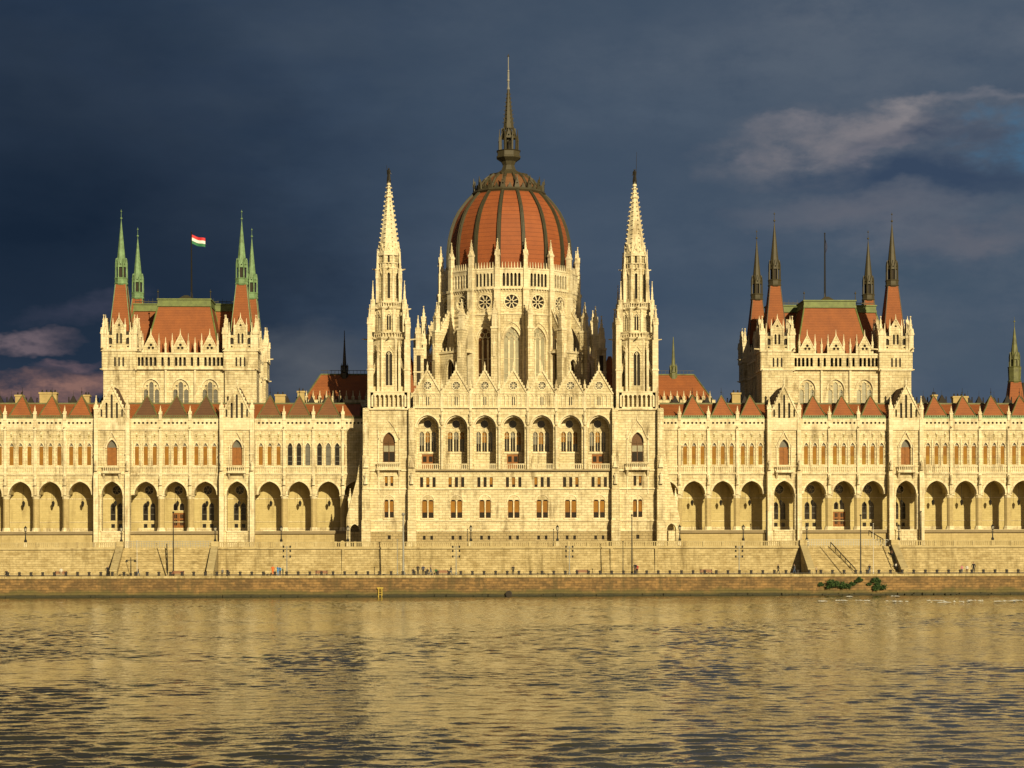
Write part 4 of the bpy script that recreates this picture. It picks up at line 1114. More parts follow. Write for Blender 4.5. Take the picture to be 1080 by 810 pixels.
# ------------------------------------------------------------------ flagpoles
def flagpole(px, Y, zt, label, flag):
    x = W(px, 300, Y)[0]
    e = empty('flagpole', (x, Y, 58.9), label, 'flagpole')
    mb = MB(Matrix.Translation((0, 0, -58.9)), 'iron'); mb.tube((0, 0, 58.9), (0, 0, 62.5), .22, .2, 6); mb.tube((0, 0, 62.5), (0, 0, zt), .2, .12, 6); mb.ball((0, 0, zt), .16)
    for k in range(3): mb.tube((.5*cos(k*2.1), .5*sin(k*2.1), 58.9), (0, 0, 63), .05, n=4)
    mb.build('pole', e)
    if flag:
        fm = MB(None, 'flag_red'); n = 10; Lf = 2.9; H = 1.85
        for s_, mt in enumerate(('flag_red', 'flag_white', 'flag_green')):
            fm.use(mt); v = []; f = []
            for i in range(n+1):
                t = i/n; x_ = .1+Lf*t*.95; y_ = .28*sin(t*6)*t; dz = -1.0*t-.25*sin(t*5)*t
                for j in range(2): v.append((x_, y_, zt-58.9-.5-H*(s_+j)/3+dz+.1*j*0))
            for i in range(n): f.append((2*i, 2*i+2, 2*i+3, 2*i+1))
            fm.add(v, f)
        fm.build('flag', e)
    else:
        fm = MB(None, 'navy cloth'); z = zt-58.9-1.2; v = []; f = []
        for i in range(7):
            a = i/6; v += [(.1+.45*sin(a*3), .1*sin(a*7), z-a*3.0), (.1+.05*cos(a*9), .25*cos(a*5), z-.5-a*2.6)]
        for i in range(6): f.append((2*i, 2*i+1, 2*i+3, 2*i+2))
        fm.add(v, f); fm.build('flag', e)
flagpole(202, 20, 74.2, 'tall thin flagpole flying a red white and green flag above the left palace roof', True)
flagpole(870, 20, 74.4, 'tall thin flagpole with a furled dark flag above the right palace roof', False)

# ------------------------------------------------------------------ hanging lanterns of the arcades
def lant_label(x, i, n):
    side_w = 'left' if x < 0 else 'right'
    return f'black iron lantern hanging in an open arch of the {side_w} arcade'
lm = lantern_lamp(0, 0, 0).build('hanging_lantern'); first = True
for (x, y, z) in HANG:
    o = lm if first else lm.copy()
    if not first: COL.objects.link(o)
    first = False; o.location = (x, y, z)
    tag(o, lant_label(x, 0, 0), 'lantern', 'iron lanterns of the left arcade' if x < 0 else 'iron lanterns of the right arcade')

# ================================================================== EMBANKMENT
YQ, YW, ZQ = -42.0, -25.0, 3.7
XL, XR = -330, 330
def struct(mb, name): return tag(mb.build(name), kind='structure')
g = MB(None, 'paving'); g.box(-2500, 2500, -24.0, 3500, 2.0, GR-.01); struct(g, 'terrace_ground')
g = MB(None, 'asphalt'); g.box(XL, XR, YQ+1.2, YW+.2, 2.5, ZQ); struct(g, 'quay_road')
g = MB(None, 'paving'); g.box(XL, XR, YW-2.2, YW-.05, 3.0, ZQ+.13); struct(g, 'quay_pavement')
# quay wall with an uneven broken foot
q = MB(None, 'quay_block'); q.box(XL, XR, YQ, YQ+1.3, -3, ZQ-.35)
for i in range(260):
    x = -130+i*1.0+random.random()*.8; w = .6+random.random()*1.4; z = .15+random.random()*.35
    q.box(x, x+w, YQ-.25-random.random()*.35, YQ+.1, -1, z)
q.use('terrace_block')
x = XL
while x < XR:
    w = 1.6+random.random()*.5; q.box(x, min(x+w-.03, XR), YQ-.14, YQ+1.3, ZQ-.35, ZQ+.12+random.random()*.02); x += w
qw = tag(q.build('quay_wall'), 'long low brown stone quay wall with a mossy foot standing in the river', 'quay wall')

ST = [(-72.6, -56.4), (54.0, 70.0)]     # stairs
spans = [(-330, -73.8), (-55.2, 52.8), (71.2, 330)]
labels = ['rough pale stone terrace wall left of the left stairs', 'long rough pale stone terrace wall between the two stairs under the central facade', 'rough pale stone terrace wall right of the right stairs']
blabels = ['white stone balustrade topping the terrace wall left of the left stairs', 'long white stone balustrade below the central facade between the two stairs', 'white stone balustrade topping the terrace wall right of the right stairs']
for (a, b), lb, bl in zip(spans, labels, blabels):
    w = MB(None, 'terrace_block'); w.quadprism([(YW-.35, ZQ-.5), (YW, GR-.3), (YW+1.1, GR-.3), (YW+1.1, ZQ-.5)], a, b)
    w.use('balustrade_stone'); w.box(a, b, YW-.25, YW+1.1, GR-.3, GR)
    if a < -100 or b > 100: pass
    # buttress strips and drain slots
    w.use('terrace_block')
    for px in (148, 362, 403, 645, 692, 1020, 300, 600):
        x = W(px, 590, YW)[0]
        if a < x < b and px in (362, 645, 692): w.box(x-.25, x+.25, YW-.5, YW, ZQ, GR-.3)
    tag(w.build('terrace_wall'), lb, 'wall', 'terrace walls along the quay')
    bm_ = MB(None, 'balustrade_stone'); a2, b2 = max(a, -125), min(b, 125)
    balustrade(bm_, a2, b2, YW+.35, GR, 1.05, .36, 3.6, .17)
    tag(bm_.build('balustrade'), bl, 'balustrade', 'balustrades of the terrace')
# great stairs down to the quay
for (a, b), lb, rl in zip(ST, ('broad stone staircase between sloping cheek walls below the left wing', 'broad stone staircase between sloping cheek walls below the right wing'),
                          ('grey metal railing across the head of the left staircase', 'grey metal railing across the head of the right staircase')):
    e = empty('staircase', ((a+b)/2, YW, ZQ), lb, 'staircase', 'great stairs down to the quay'); O = Matrix.Translation((-(a+b)/2, -YW, -ZQ))
    s = MB(O, 'terrace_block'); n = 30; yf, yt = YW-6.8, YW+.8
    s.use('terrace_block')
    for i in range(n):
        z1 = ZQ+(GR-ZQ)*(i+1)/n; y = yf+(yt-yf)*i/n
        s.box(a, b, y, yt+.3, z1-(GR-ZQ)/n, z1-.005)
    s.build('steps', e)
    for xx in (a-1.15, b):
        ck = MB(O, 'terrace_block'); ck.quadprism([(yf-1.2, ZQ), (yf-1.2, ZQ+.9), (yt-1, GR+.25), (yt+.3, GR+.25), (yt+.3, ZQ)], xx, xx+1.15)
        ck.use('balustrade_stone'); ck.quadprism([(yf-1.3, ZQ+.9), (yt-1, GR+.25), (yt-1, GR+.45), (yf-1.3, ZQ+1.1)], xx-.08, xx+1.23)
        ck.box(xx-.1, xx+1.25, yt-1.2, yt+.4, GR+.25, GR+1.2)
        ck.build('cheek_wall', e)
    r = MB(None, 'zinc')
    for i in range(34):
        x = a+.3+i*(b-a-.6)/33; r.box(x-.04, x+.04, YW+1.4, YW+1.5, GR, GR+1.25)
    for z in (GR+.35, GR+.75, GR+1.2): r.box(a+.2, b-.2, YW+1.38, YW+1.52, z, z+.09)
    tag(r.build('railing'), rl, 'railing', 'railings at the stair heads')
def handrail(x0, y0, z0, x1, y1, z1, label):
    m_ = MB(None, 'iron'); m_.tube((x0, y0, z0+.95), (x1, y1, z1+.95), .09, n=6)
    for i in range(6):
        t = i/5; p = Vector((x0, y0, z0)).lerp(Vector((x1, y1, z1)), t); m_.tube(p, p+Vector((0, 0, .95)), .06, n=5)
    tag(m_.build('handrail'), label, 'handrail')
handrail(-64.6, YW-.3, GR-.2, -63.6, YW-6.6, ZQ, 'thin dark handrail running down the middle of the left staircase')
handrail(58.5, YW-.3, GR-.2, 61.8, YW-6.6, ZQ, 'thin dark handrail slanting down the left half of the right staircase')
handrail(69.2, YW+.2, GR+1.3, 69.4, YW-7.2, ZQ+.9, 'dark handrail along the right cheek of the right staircase')
handrail(66.0, YW+1.2, GR+2.0, 68.6, YW+.9, GR+.4, 'short dark slanting rail at the head of the right staircase')

# ------------------------------------------------------------------ street furniture
def px_x(px, Y): return W(px, 600, Y)[0]
# bollards on the quay edge
bo = MB(None, 'granite'); bo.frus(0, 0, 0, .55, .24, .2, 8); bo.frus(0, 0, .55, .68, .29, .27, 8); bo.frus(0, 0, .68, .76, .27, .14, 8)
bol = bo.build('bollard'); YB_ = YQ+.9; skip = set()
px = -4.0; i = 0
while px < 1090:
    o = bol if i == 0 else bol.copy()
    if i: COL.objects.link(o)
    o.location = (px_x(px, YB_), YB_, ZQ+.1)
    tag(o, 'squat dark bollard in the long evenly spaced row along the quay edge', 'bollard', 'bollards along the quay edge')
    px += 12.25; i += 1
# kerb rail along the quay
kr = MB(None, 'iron'); kr.box(-130, 130, YQ+.62, YQ+.7, ZQ+.28, ZQ+.36)
for i in range(130): kr.box(-130+i*2, -129.93+i*2, YQ+.62, YQ+.7, ZQ+.05, ZQ+.3)
tag(kr.build('kerb_rail'), 'low dark iron rail running along the top of the quay wall', 'rail')

def bench(px, label):
    e = empty('bench', (px_x(px, -39), -39, ZQ), label, 'bench', 'benches on the quay')
    m_ = MB(None, 'bench_wood')
    for k in range(3): m_.box(-1.1, 1.1, -.25+k*.18, -.1+k*.18, .42, .47)
    m_.build('seat', e)
    m_ = MB(None, 'bench_wood')
    for k in range(3): m_.box(-1.1, 1.1, .28+k*.03, .32+k*.03, .52+k*.15, .64+k*.15)
    m_.build('backrest', e)
    for s_ in (-.95, .95):
        m_ = MB(None, 'granite'); m_.box(s_-.09, s_+.09, -.25, .3, 0, .42); m_.box(s_-.06, s_+.06, .3, .42, 0, .98); m_.build('leg', e)
for px, lb in ((64, 'brown wooden bench on the quay nearest the left edge'), (187.5, 'brown wooden bench on the quay below the left staircase'), (339, 'brown wooden bench on the quay just left of the left spired tower'),
               (466.5, 'brown wooden bench beside the group of people below the central facade'), (614, 'brown wooden bench on the quay left of the tall pole under the right spired tower'), (745, 'brown wooden bench on the quay right of the right spired tower')):
    bench(px, lb)

def terrace_lamp(px, label):
    x = px_x(px, -22); e = empty('terrace_lamp', (x, -22, GR), label, 'street lamp', 'black lantern lamps on the terrace')
    m_ = MB(None, 'limestone_trim'); m_.box(-.3, .3, -.3, .3, 0, 1.1); m_.build('pedestal', e)
    m_ = MB(None, 'iron'); m_.lathe(0, 0, [(.22, 1.1), (.26, 1.4), (.12, 1.7), (.09, 2.4), (.14, 2.5), (.07, 2.6), (.06, 3.1)], 8); m_.tube((-.3, 0, 2.75), (.3, 0, 2.75), .04, n=5); m_.build('post', e)
    m_ = MB(None, 'iron'); m_.frus(0, 0, 3.1, 3.2, .16, .2, 6); m_.frus(0, 0, 3.75, 4.05, .32, .06, 6)
    for k in range(6): m_.tube((.2*cos(k*pi/3), .2*sin(k*pi/3), 3.2), (.3*cos(k*pi/3), .3*sin(k*pi/3), 3.75), .025, n=4)
    m_.ball((0, 0, 4.1), .08); m_.use('lamp_glass'); m_.frus(0, 0, 3.2, 3.75, .15, .25, 6); m_.build('lantern', e)
TL = [(27, 'black lantern lamp on the terrace nearest the left edge'), (128, 'black lantern lamp on the left end of the left staircase'), (227, 'black lantern lamp on the right end of the left staircase'),
      (296.7, 'black lantern lamp on the terrace midway between left staircase and left spired tower'), (367, 'black lantern lamp beside the dark passage left of the left spired tower'),
      (496.7, 'black lantern lamp before the left half of the central facade'), (588, 'black lantern lamp before the right half of the central facade'),
      (717, 'black lantern lamp beside the passage right of the right spired tower'), (784, 'black lantern lamp on the terrace left of the right staircase'),
      (851, 'black lantern lamp on the left end of the right staircase'), (948, 'black lantern lamp on the right end of the right staircase'), (1047, 'black lantern lamp on the terrace nearest the right edge')]
for px, lb in TL: terrace_lamp(px, lb)

def pole(px, ytop, Y, label, r=.09, mat='iron', head=None, name='lamp_post', cat='lamp post'):
    x, zt = W(px, ytop, Y); z0 = ZQ if Y < YW else GR
    e = empty(name, (x, Y, z0), label, cat)
    m_ = MB(None, mat); h = zt-z0; m_.lathe(0, 0, [(r*2.2, 0), (r*2.2, .5), (r*1.3, .7), (r*.8, h)], 8); m_.build('post', e)
    if head == 'flood':
        m_ = MB(None, mat)
        for zz in (h-.15, h-1.9): m_.tube((-.55, 0, zz), (.55, 0, zz), .05, n=5)
        m_.build('crossbar', e)
        for zz in (h-.15, h-1.9, h-.9):
            for s_ in (-.6, .6):
                f = MB(Matrix.Translation((s_, 0, zz)), 'iron'); f.frus(0, 0, -.17, .17, .12, .15, 8); f.frus(0, 0, .17, .26, .15, .06, 8); f.build('floodlight', e)
    elif head == 'tee':
        m_ = MB(None, mat); m_.tube((-.8, 0, h-.3), (.8, 0, h-.3), .07, n=5); m_.tube((0, 0, h-.3), (0, 0, h+.25), .05, n=5); m_.build('arm', e)
        for s_ in (-.75, .75): f = MB(None, 'iron'); f.frus(s_, 0, h-.62, h-.3, .26, .12, 8); f.build('lamp_head', e)
    elif head == 'arm':
        m_ = MB(None, mat); m_.tube((0, 0, h-.1), (-.9, -.3, h+.15), .05, n=5); m_.frus(-1.0, -.3, h, h+.22, .3, .1, 8); m_.build('lamp_head', e)
    elif head == 'cap':
        m_ = MB(None, mat); m_.ball((0, 0, h+.1), r*2); m_.build('finial', e)
YP = -38.2
pole(182.7, 541, YP, 'tall slim black pole rising before the left staircase', head='cap')
pole(144.5, 571, YP, 'thin white pole before the left end of the left staircase', .045, 'white_metal', 'cap')
pole(138, 589, YP, 'short twin-armed lamp at the foot of the left staircase', .08, head='tee')
pole(302.5, 576, YP, 'floodlight mast with dark heads right of the left staircase', .08, 'zinc', 'flood', 'floodlight_mast', 'floodlight mast')
pole(419, 570, YP, 'thin grey pole close left of the thick pole under the left spired tower', .06, 'zinc', 'cap')
pole(425.3, 543, YP, 'thick tall grey pole under the left spired tower', .15, 'zinc', 'cap')
pole(481, 576, YP, 'floodlight mast right of the people group below the central facade', .08, 'zinc', 'flood', 'floodlight_mast', 'floodlight mast')
pole(493, 559, -23, 'slim dark pole on the terrace just left of a lantern, left half of central facade', .06, 'iron', 'cap')
pole(583.8, 559, -23, 'slim dark pole on the terrace just left of a lantern, right half of central facade', .06, 'iron', 'cap')
pole(600.5, 576, YP, 'floodlight mast before the right half of the central facade', .08, 'zinc', 'flood', 'floodlight_mast', 'floodlight mast')
pole(657, 572, YP, 'thin dark pole close left of the tall pole under the right spired tower', .06, 'iron', 'cap')
pole(666.4, 544, YP, 'tall slim black pole under the right spired tower', .09, 'iron', 'cap')
pole(779.5, 576, YP, 'floodlight mast between the right spired tower and the right staircase', .08, 'zinc', 'flood', 'floodlight_mast', 'floodlight mast')
pole(907.6, 544, YP, 'tall slim black pole rising before the right staircase', head='cap')
pole(921, 553, YP, 'thin white pole before the right staircase', .045, 'white_metal', 'cap')
pole(808.5, 540, -1.8, 'thin dark mast against the pier left of the left arch group of the right wing', .07, 'iron', 'cap')
pole(971.5, 540, -2.2, 'thin dark mast against the pier right of the right staircase', .07, 'iron', 'cap')

# ladder, outfall, buoy marks on the quay wall
x = W(401, 620, YQ-.3)[0]; ld = MB(None, 'yellow_paint')
for s_ in (-.3, .3): ld.box(x+s_-.08, x+s_+.08, YQ-.42, YQ-.28, .0, 1.6)
for k in range(3): ld.box(x-.3, x+.3, YQ-.4, YQ-.3, .35+k*.42, .44+k*.42)
ld.box(x-.55, x+.55, YQ-.43, YQ-.27, 1.45, 1.7)
tag(ld.build('mooring_ladder'), 'bright yellow ladder fixed to the quay wall at the waterline', 'ladder')
x = W(536.5, 627, YQ)[0]; dp = MB(None, 'opening_shade'); T_ = Matrix.Translation((x, YQ, .45)) @ Matrix.Rotation(pi/2, 4, 'X')
dp.frus(0, 0, -.2, .75, .42, .42, 12, T=T_); dp.use('granite')
for k in range(12): dp.tube((.5*cos(k*pi/6), .5*sin(k*pi/6), .62), (.5*cos((k+1)*pi/6), .5*sin((k+1)*pi/6), .62), .12, n=5, T=T_)
tag(dp.build('drain_outlet'), 'round dark drain outlet low in the quay wall', 'drain')

# ------------------------------------------------------------------ bushes growing out of the quay wall
def bush(px, py, r, label, n=420):
    x, z = W(px, py, YQ-.5); e = empty('bush', (x, YQ-.1, z-r*.6), label, 'bush', 'bushes growing on the quay wall')
    st = MB(None, 'twig'); lf = MB(None, 'leaf')
    tips = []
    for k in range(9):
        a = random.uniform(-1.4, 1.4); p = Vector((0, 0, 0)); q = Vector((sin(a)*r*random.uniform(.5, 1.1), -random.uniform(.2, .8)*r*.7, cos(a)*r*random.uniform(.4, 1.0)))
        st.tube(p, q, .05, .02, 4); tips.append(q)
    for i in range(n):
        t = random.choice(tips)*random.uniform(.55, 1.05); c = t+Vector((random.gauss(0, .16), random.gauss(0, .14), random.gauss(0, .14)))*r
        lf.use('leaf' if random.random() < .6 else 'leaf_dark')
        a = Vector((random.gauss(0, 1), random.gauss(0, 1), random.gauss(0, 1))).normalized(); b = a.orthogonal().normalized(); s_ = random.uniform(.07, .15)
        s_ *= 1.5; lf.add([c-a*s_, c+b*s_*.6, c+a*s_, c-b*s_*.6], [(0, 1, 2, 3)])
    st.build('stem', e); lf.build('foliage', e)
for (px, py, r, lb) in ((866.5, 619, .45, 'tiny green tuft at the left end of the bushes on the quay wall'), (879, 617.5, 1.25, 'largest dark bush in the left clump on the quay wall'), (891, 619, 1.0, 'dark bush right of the largest one in the left clump'),
                        (899, 618.5, .5, 'small tuft closing the right side of the left clump on the quay wall'), (906, 614, .65, 'small bush high on the quay wall between the two clumps'), (917, 618.5, .35, 'tiny tuft just left of the right bush on the quay wall'),
                        (924, 614, .75, 'bush high on the quay wall at the top of the right clump'), (929, 620, 1.1, 'dark bush low on the quay wall in the right clump')):
    bush(px, py-3.0, r*1.08, lb, int(380+420*r))

# ------------------------------------------------------------------ people
def make_person_mesh(pose):
    """joint tree grown by the skin modifier into one continuous body"""
    J = {'pelvis': (0, 0, .95), 'waist': (0, 0, 1.1), 'chest': (0, 0, 1.32), 'neck': (0, 0, 1.5), 'head': (0, -.02, 1.6), 'crown': (0, 0, 1.74)}
    RD = {'pelvis': (.16, .12), 'waist': (.14, .10), 'chest': (.18, .12), 'neck': (.06, .06), 'head': (.085, .1), 'crown': (.07, .08)}
    E = [('pelvis', 'waist'), ('waist', 'chest'), ('chest', 'neck'), ('neck', 'head'), ('head', 'crown')]
    def add(n, p, r, par): J[n] = p; RD[n] = (r, r); E.append((par, n))
    for s_, t in ((-1, 'l'), (1, 'r')):
        add('sh'+t, (s_*.2, 0, 1.42), .065, 'chest')
        if pose == 'sit':
            add('hip'+t, (s_*.1, -.03, .52+.4), .09, 'pelvis'); add('kn'+t, (s_*.13, -.45, .93), .07, 'hip'+t); add('an'+t, (s_*.12, -.48, .5), .045, 'kn'+t); add('to'+t, (s_*.12, -.65, .46), .04, 'an'+t)
            add('el'+t, (s_*.26, -.08, 1.15), .045, 'sh'+t); add('ha'+t, (s_*.16, -.32, 1.02), .035, 'el'+t)
        else:
            st = {'stand': 0, 'walk': .28, 'photo': .05}[pose]*s_
            add('hip'+t, (s_*.09, 0, .88), .095, 'pelvis'); add('kn'+t, (s_*.1, -st*.6-.02, .48), .065, 'hip'+t); add('an'+t, (s_*.1, -st+.02, .08), .045, 'kn'+t); add('to'+t, (s_*.11, -st-.16, .04), .04, 'an'+t)
            if pose == 'photo':
                add('el'+t, (s_*.27, -.16, 1.25), .045, 'sh'+t); add('ha'+t, (s_*.08, -.36, 1.5), .035, 'el'+t)
            else:
                add('el'+t, (s_*.27, st*.4+.02, 1.15), .045, 'sh'+t); add('ha'+t, (s_*.28, st*.7-.06, .9), .035, 'el'+t)
    names = list(J); idx = {n: i for i, n in enumerate(names)}
    if pose == 'sit':
        pass
    me = bpy.data.meshes.new('person'); me.from_pydata([J[n] for n in names], [(idx[a], idx[b]) for a, b in E], [])
    o = bpy.data.objects.new('tmp_person', me); COL.objects.link(o)
    o.modifiers.new('s', 'SKIN'); sv = me.skin_vertices[0].data
    for n in names: sv[idx[n]].radius = RD[n]; sv[idx[n]].use_root = (n == 'pelvis')
    su = o.modifiers.new('u', 'SUBSURF'); su.levels = 1; su.render_levels = 1
    dg = bpy.context.evaluated_depsgraph_get(); ev = o.evaluated_get(dg)
    out = bpy.data.meshes.new_from_object(ev); bpy.data.objects.remove(o)
    zmax = max(v.co.z for v in out.vertices); zoff = .46+.46 if pose == 'sit' else 0
    for _ in range(5): out.materials.append(MATS['skin'])
    for p in out.polygons:
        c = p.center; hand = abs(c.x) > .05 and any((Vector(J['ha'+t])-c).length < .07 for t in 'lr')
        if c.z > 1.66 or (c.z > 1.56 and c.y > .0 and abs(c.x) < .15): k = 1
        elif c.z > 1.49 and abs(c.x) < .14 and not pose == 'photo' or (pose == 'photo' and c.z > 1.5 and abs(c.x) < .14): k = 0
        elif hand: k = 0
        elif c.z > (.98 if pose != 'sit' else 1.02): k = 2
        elif (c.z < .09 if pose != 'sit' else c.z < .52): k = 4
        else: k = 3
        p.material_index = k; p.use_smooth = True
    if pose == 'sit':
        for v in out.vertices: v.co.z -= .44
    return out
PM = {p: make_person_mesh(p) for p in ('stand', 'walk', 'photo', 'sit')}
def person(px, Y, pose, top, legs, label, rz=0, z=None, s=1.0):
    me = PM[pose]; o = bpy.data.objects.new('person', me); COL.objects.link(o)
    o.location = (px_x(px, Y), Y, (ZQ+.005 if z is None else z)); o.rotation_euler = (0, 0, rz); o.scale = (s, s, s)
    for i, mt in enumerate(('skin', 'hair', top, legs, 'black cloth')):
        o.material_slots[i].link = 'OBJECT'; o.material_slots[i].material = MATS[mt]
    tag(o, label, 'person')
YR = -39.6
P_ = [(6.7, YR, 'sit', 'black cloth', 'black cloth', 'person in black sitting at the far left on the quay edge', 0, ZQ-.02, 1),
 (64.5, YR, 'stand', 'white cloth', 'beige cloth', 'person in white standing beside the leftmost quay bench', .4, None, .95),
 (113.3, YR, 'stand', 'black cloth', 'black cloth', 'person in black standing alone left of the left staircase', 0, None, 1.12),
 (145.8, YR, 'walk', 'black cloth', 'denim cloth', 'person in black walking past the foot of the left staircase', 1.5, None, .9),
 (234.5, YQ+.2, 'sit', 'grey cloth', 'black cloth', 'person in grey sitting on the quay edge right of the left staircase', 0, ZQ+.1, 1),
 (239.8, YQ+.2, 'sit', 'black cloth', 'black cloth', 'person in black sitting on the quay edge beside one in grey', 0, ZQ+.1, 1),
 (287.8, YR, 'stand', 'orange cloth', 'orange cloth', 'person dressed all in bright orange on the quay', 0, None, 1.12),
 (293.0, YR, 'photo', 'blue cloth', 'blue cloth', 'person all in bright blue beside the one in orange', .5, None, 1.05),
 (295.4, YR+.6, 'stand', 'blue cloth', 'navy cloth', 'person in blue jacket and navy trousers behind the bright blue one', -.6, None, 1.0),
 (298.3, YR, 'stand', 'green cloth', 'black cloth', 'person in dark green right of the pair in blue', 2.0, None, .9),
 (435.8, YR, 'sit', 'black cloth', 'denim cloth', 'person in black sitting low at the left end of the group below the central facade', 0, ZQ+.1, 1),
 (440.7, YR, 'stand', 'black cloth', 'black cloth', 'tall person in black near the left end of the group below the central facade', .3, None, 1.12),
 (446.3, YR, 'stand', 'navy cloth', 'black cloth', 'person in navy standing apart in the middle of the group', 0, None, 1.1),
 (450.8, YR, 'sit', 'black cloth', 'grey cloth', 'person in black and grey sitting in the middle of the group', 0, ZQ+.1, 1),
 (454.4, YR, 'walk', 'beige cloth', 'denim cloth', 'person in a beige top walking in the middle of the group', 1.5, None, 1.12),
 (459.8, YR, 'sit', 'green cloth', 'black cloth', 'person in green sitting left of the bench with the group', .4, ZQ+.1, 1),
 (475.6, YR, 'walk', 'black cloth', 'denim cloth', 'person in black and jeans walking right of the group and its bench', -1.4, None, 1.0),
 (541.2, YR, 'stand', 'black cloth', 'black cloth', 'lone person in black standing below the middle of the central facade', 0, None, 1.05),
 (669.8, YR, 'stand', 'black cloth', 'brown cloth', 'person in black and brown standing close beside another under the right spired tower', .3, None, 1.25),
 (672.0, YR+.4, 'stand', 'red cloth', 'black cloth', 'person in a dark red top half behind the one in black and brown', -.4, None, 1.1),
 (820.7, YR, 'walk', 'black cloth', 'black cloth', 'person all in black walking left of the right staircase', 1.6, None, 1.1),
 (837.8, YR, 'walk', 'grey cloth', 'denim cloth', 'person in grey walking close to the left foot of the right staircase', -1.6, None, 1.1),
 (861.0, YR, 'stand', 'beige cloth', 'black cloth', 'person in beige at the left foot of the right staircase', .5, None, .85),
 (917.0, YR, 'stand', 'black cloth', 'denim cloth', 'person in black and jeans standing before the right staircase', 0, None, 1.05),
 (1014.5, YR, 'stand', 'pink cloth', 'grey cloth', 'person in pink at the left of the three on the right quay', .4, None, .95),
 (1019.8, YR, 'stand', 'white cloth', 'brown cloth', 'person in white standing between the one in pink and the tall one', -.3, None, .95),
 (1026.8, YR, 'stand', 'black cloth', 'black cloth', 'tall person in black at the right of the three on the right quay', 0, None, 1.25)]
for p in P_: person(*p)
# one sitting on the right stairs
tt = .62; person(941.0, YW-6.8+7.6*tt-.1, 'sit', 'brown cloth', 'black cloth', 'person in brown sitting part way up the right staircase', 0, ZQ+(GR-ZQ)*tt+.02, 1.05)
tt = .15; person(945.5, YW-6.8+7.6*tt-.1, 'sit', 'white cloth', 'black cloth', 'person in a white top sitting on the lowest steps of the right staircase', 0, ZQ+(GR-ZQ)*tt+.02, 1.0)

# ================================================================== WATER
m, nt, b = nodes_of('river_water', .03)
geo = N(nt, 'ShaderNodeNewGeometry'); pos = geo.outputs['Position']
n_small = noise(nt, pos, 2.2, 3, .5, (.8, 1, 1)); n_fine = noise(nt, pos, 7, 2, .5)
chop = ramp(nt, noise(nt, pos, 1, 3, .6, (.06, .03, 1)), .35, .65, .5, 1.5)
h = math_n(nt, 'MULTIPLY', math_n(nt, 'MULTIPLY_ADD', n_small, .036, math_n(nt, 'MULTIPLY', n_fine, .008)), chop)
bp = N(nt, 'ShaderNodeBump'); bp.inputs['Strength'].default_value = 1; bp.inputs['Distance'].default_value = 1
L(nt, h, bp.inputs['Height']); L(nt, bp.outputs[0], b.inputs['Normal'])
c = mix_col(nt, ramp(nt, noise(nt, pos, .05, 4, .6), .35, .65), (.062, .052, .012), (.042, .036, .009)); L(nt, c, b.inputs['Base Color'])
b.inputs['IOR'].default_value = 1.33; b.inputs['Specular Tint'].default_value = (1, .92, .68, 1)
# the surface is really rippled: a sum of wind waves on a fine grid, calm beyond the reach
import numpy as np
rng = np.random.default_rng(5); XA, XB, YA, YB2 = -118.0, 118.0, -346.0, YQ+.5
nx, ny = 800, 1000
xs = np.linspace(XA, XB, nx)
ty = np.linspace(0, 1, ny); ys = YA+(YB2-YA)*(.62*ty+.38*ty*ty)      # finer toward the near shore
gx, gy = np.meshgrid(xs, ys); gz = np.zeros_like(gx); gust = np.ones_like(gx)
for _ in range(14):
    a = rng.uniform(0, 2*pi); lam = rng.uniform(18, 70); k = 2*pi/lam
    gust += .12*np.sin(k*(gx*cos(a)+gy*.55*sin(a))+rng.uniform(0, 6.28))
gust = np.clip(gust, .45, 1.9)
NW = 110
for i in range(NW):
    lam = .66*(2.6/.66)**(rng.random()**1.05); k = 2*pi/lam; th = rng.normal(pi/2, .62)
    slope = .0112*(lam/1.8)**-.1; amp = slope/k
    ph = rng.uniform(0, 6.28); arg = k*(gx*cos(th)+gy*sin(th))+ph
    w = np.sin(arg+.35*np.sin(arg*.23+ph)); gz += amp*w
gz *= gust
fade = np.minimum(1, np.minimum(np.minimum(gx-XA, XB-gx)/8, np.minimum((gy-YA)/6, (YB2-gy)/1.5+.35))); gz *= np.clip(fade, 0, 1)
gz[0, :] = 0; gz[-1, :] = 0; gz[:, 0] = 0; gz[:, -1] = 0
co_ = np.stack([gx, gy, gz], -1).reshape(-1, 3)
ii = (np.arange(ny-1)[:, None]*nx+np.arange(nx-1)[None, :]).reshape(-1)
quads = np.stack([ii, ii+1, ii+nx+1, ii+nx], -1)
ext = np.array([(-2500, -1500, 0), (2500, -1500, 0), (2500, YA, 0), (-2500, YA, 0), (-2500, YB2, 0), (XA, YB2, 0), (XA, YA, 0), (XB, YA, 0), (XB, YB2, 0), (2500, YB2, 0)], float)
o0 = len(co_); extra = np.array([(0, 1, 2, 3), (3, 6, 5, 4), (7, 2, 9, 8)])+o0
allv = np.concatenate([co_, ext]); allf = np.concatenate([quads, extra])
me = bpy.data.meshes.new('river_water'); me.vertices.add(len(allv)); me.vertices.foreach_set('co', allv.astype(np.float32).ravel())
me.loops.add(len(allf)*4); me.loops.foreach_set('vertex_index', allf.astype(np.int32).ravel())
me.polygons.add(len(allf)); me.polygons.foreach_set('loop_start', np.arange(0, len(allf)*4, 4, dtype=np.int32))
me.polygons.foreach_set('use_smooth', np.ones(len(allf), dtype=bool)); me.materials.append(MATS['river_water']); me.update(calc_edges=True)
wo = bpy.data.objects.new('river_water', me); COL.objects.link(wo); tag(wo, kind='structure')
# far banks beyond the quay ends
g = MB(None, 'paving'); g.box(-2500, XL, YQ, -24, -3, GR-.02); g.box(XR, 2500, YQ, -24, -3, GR-.02); struct(g, 'river_bank')
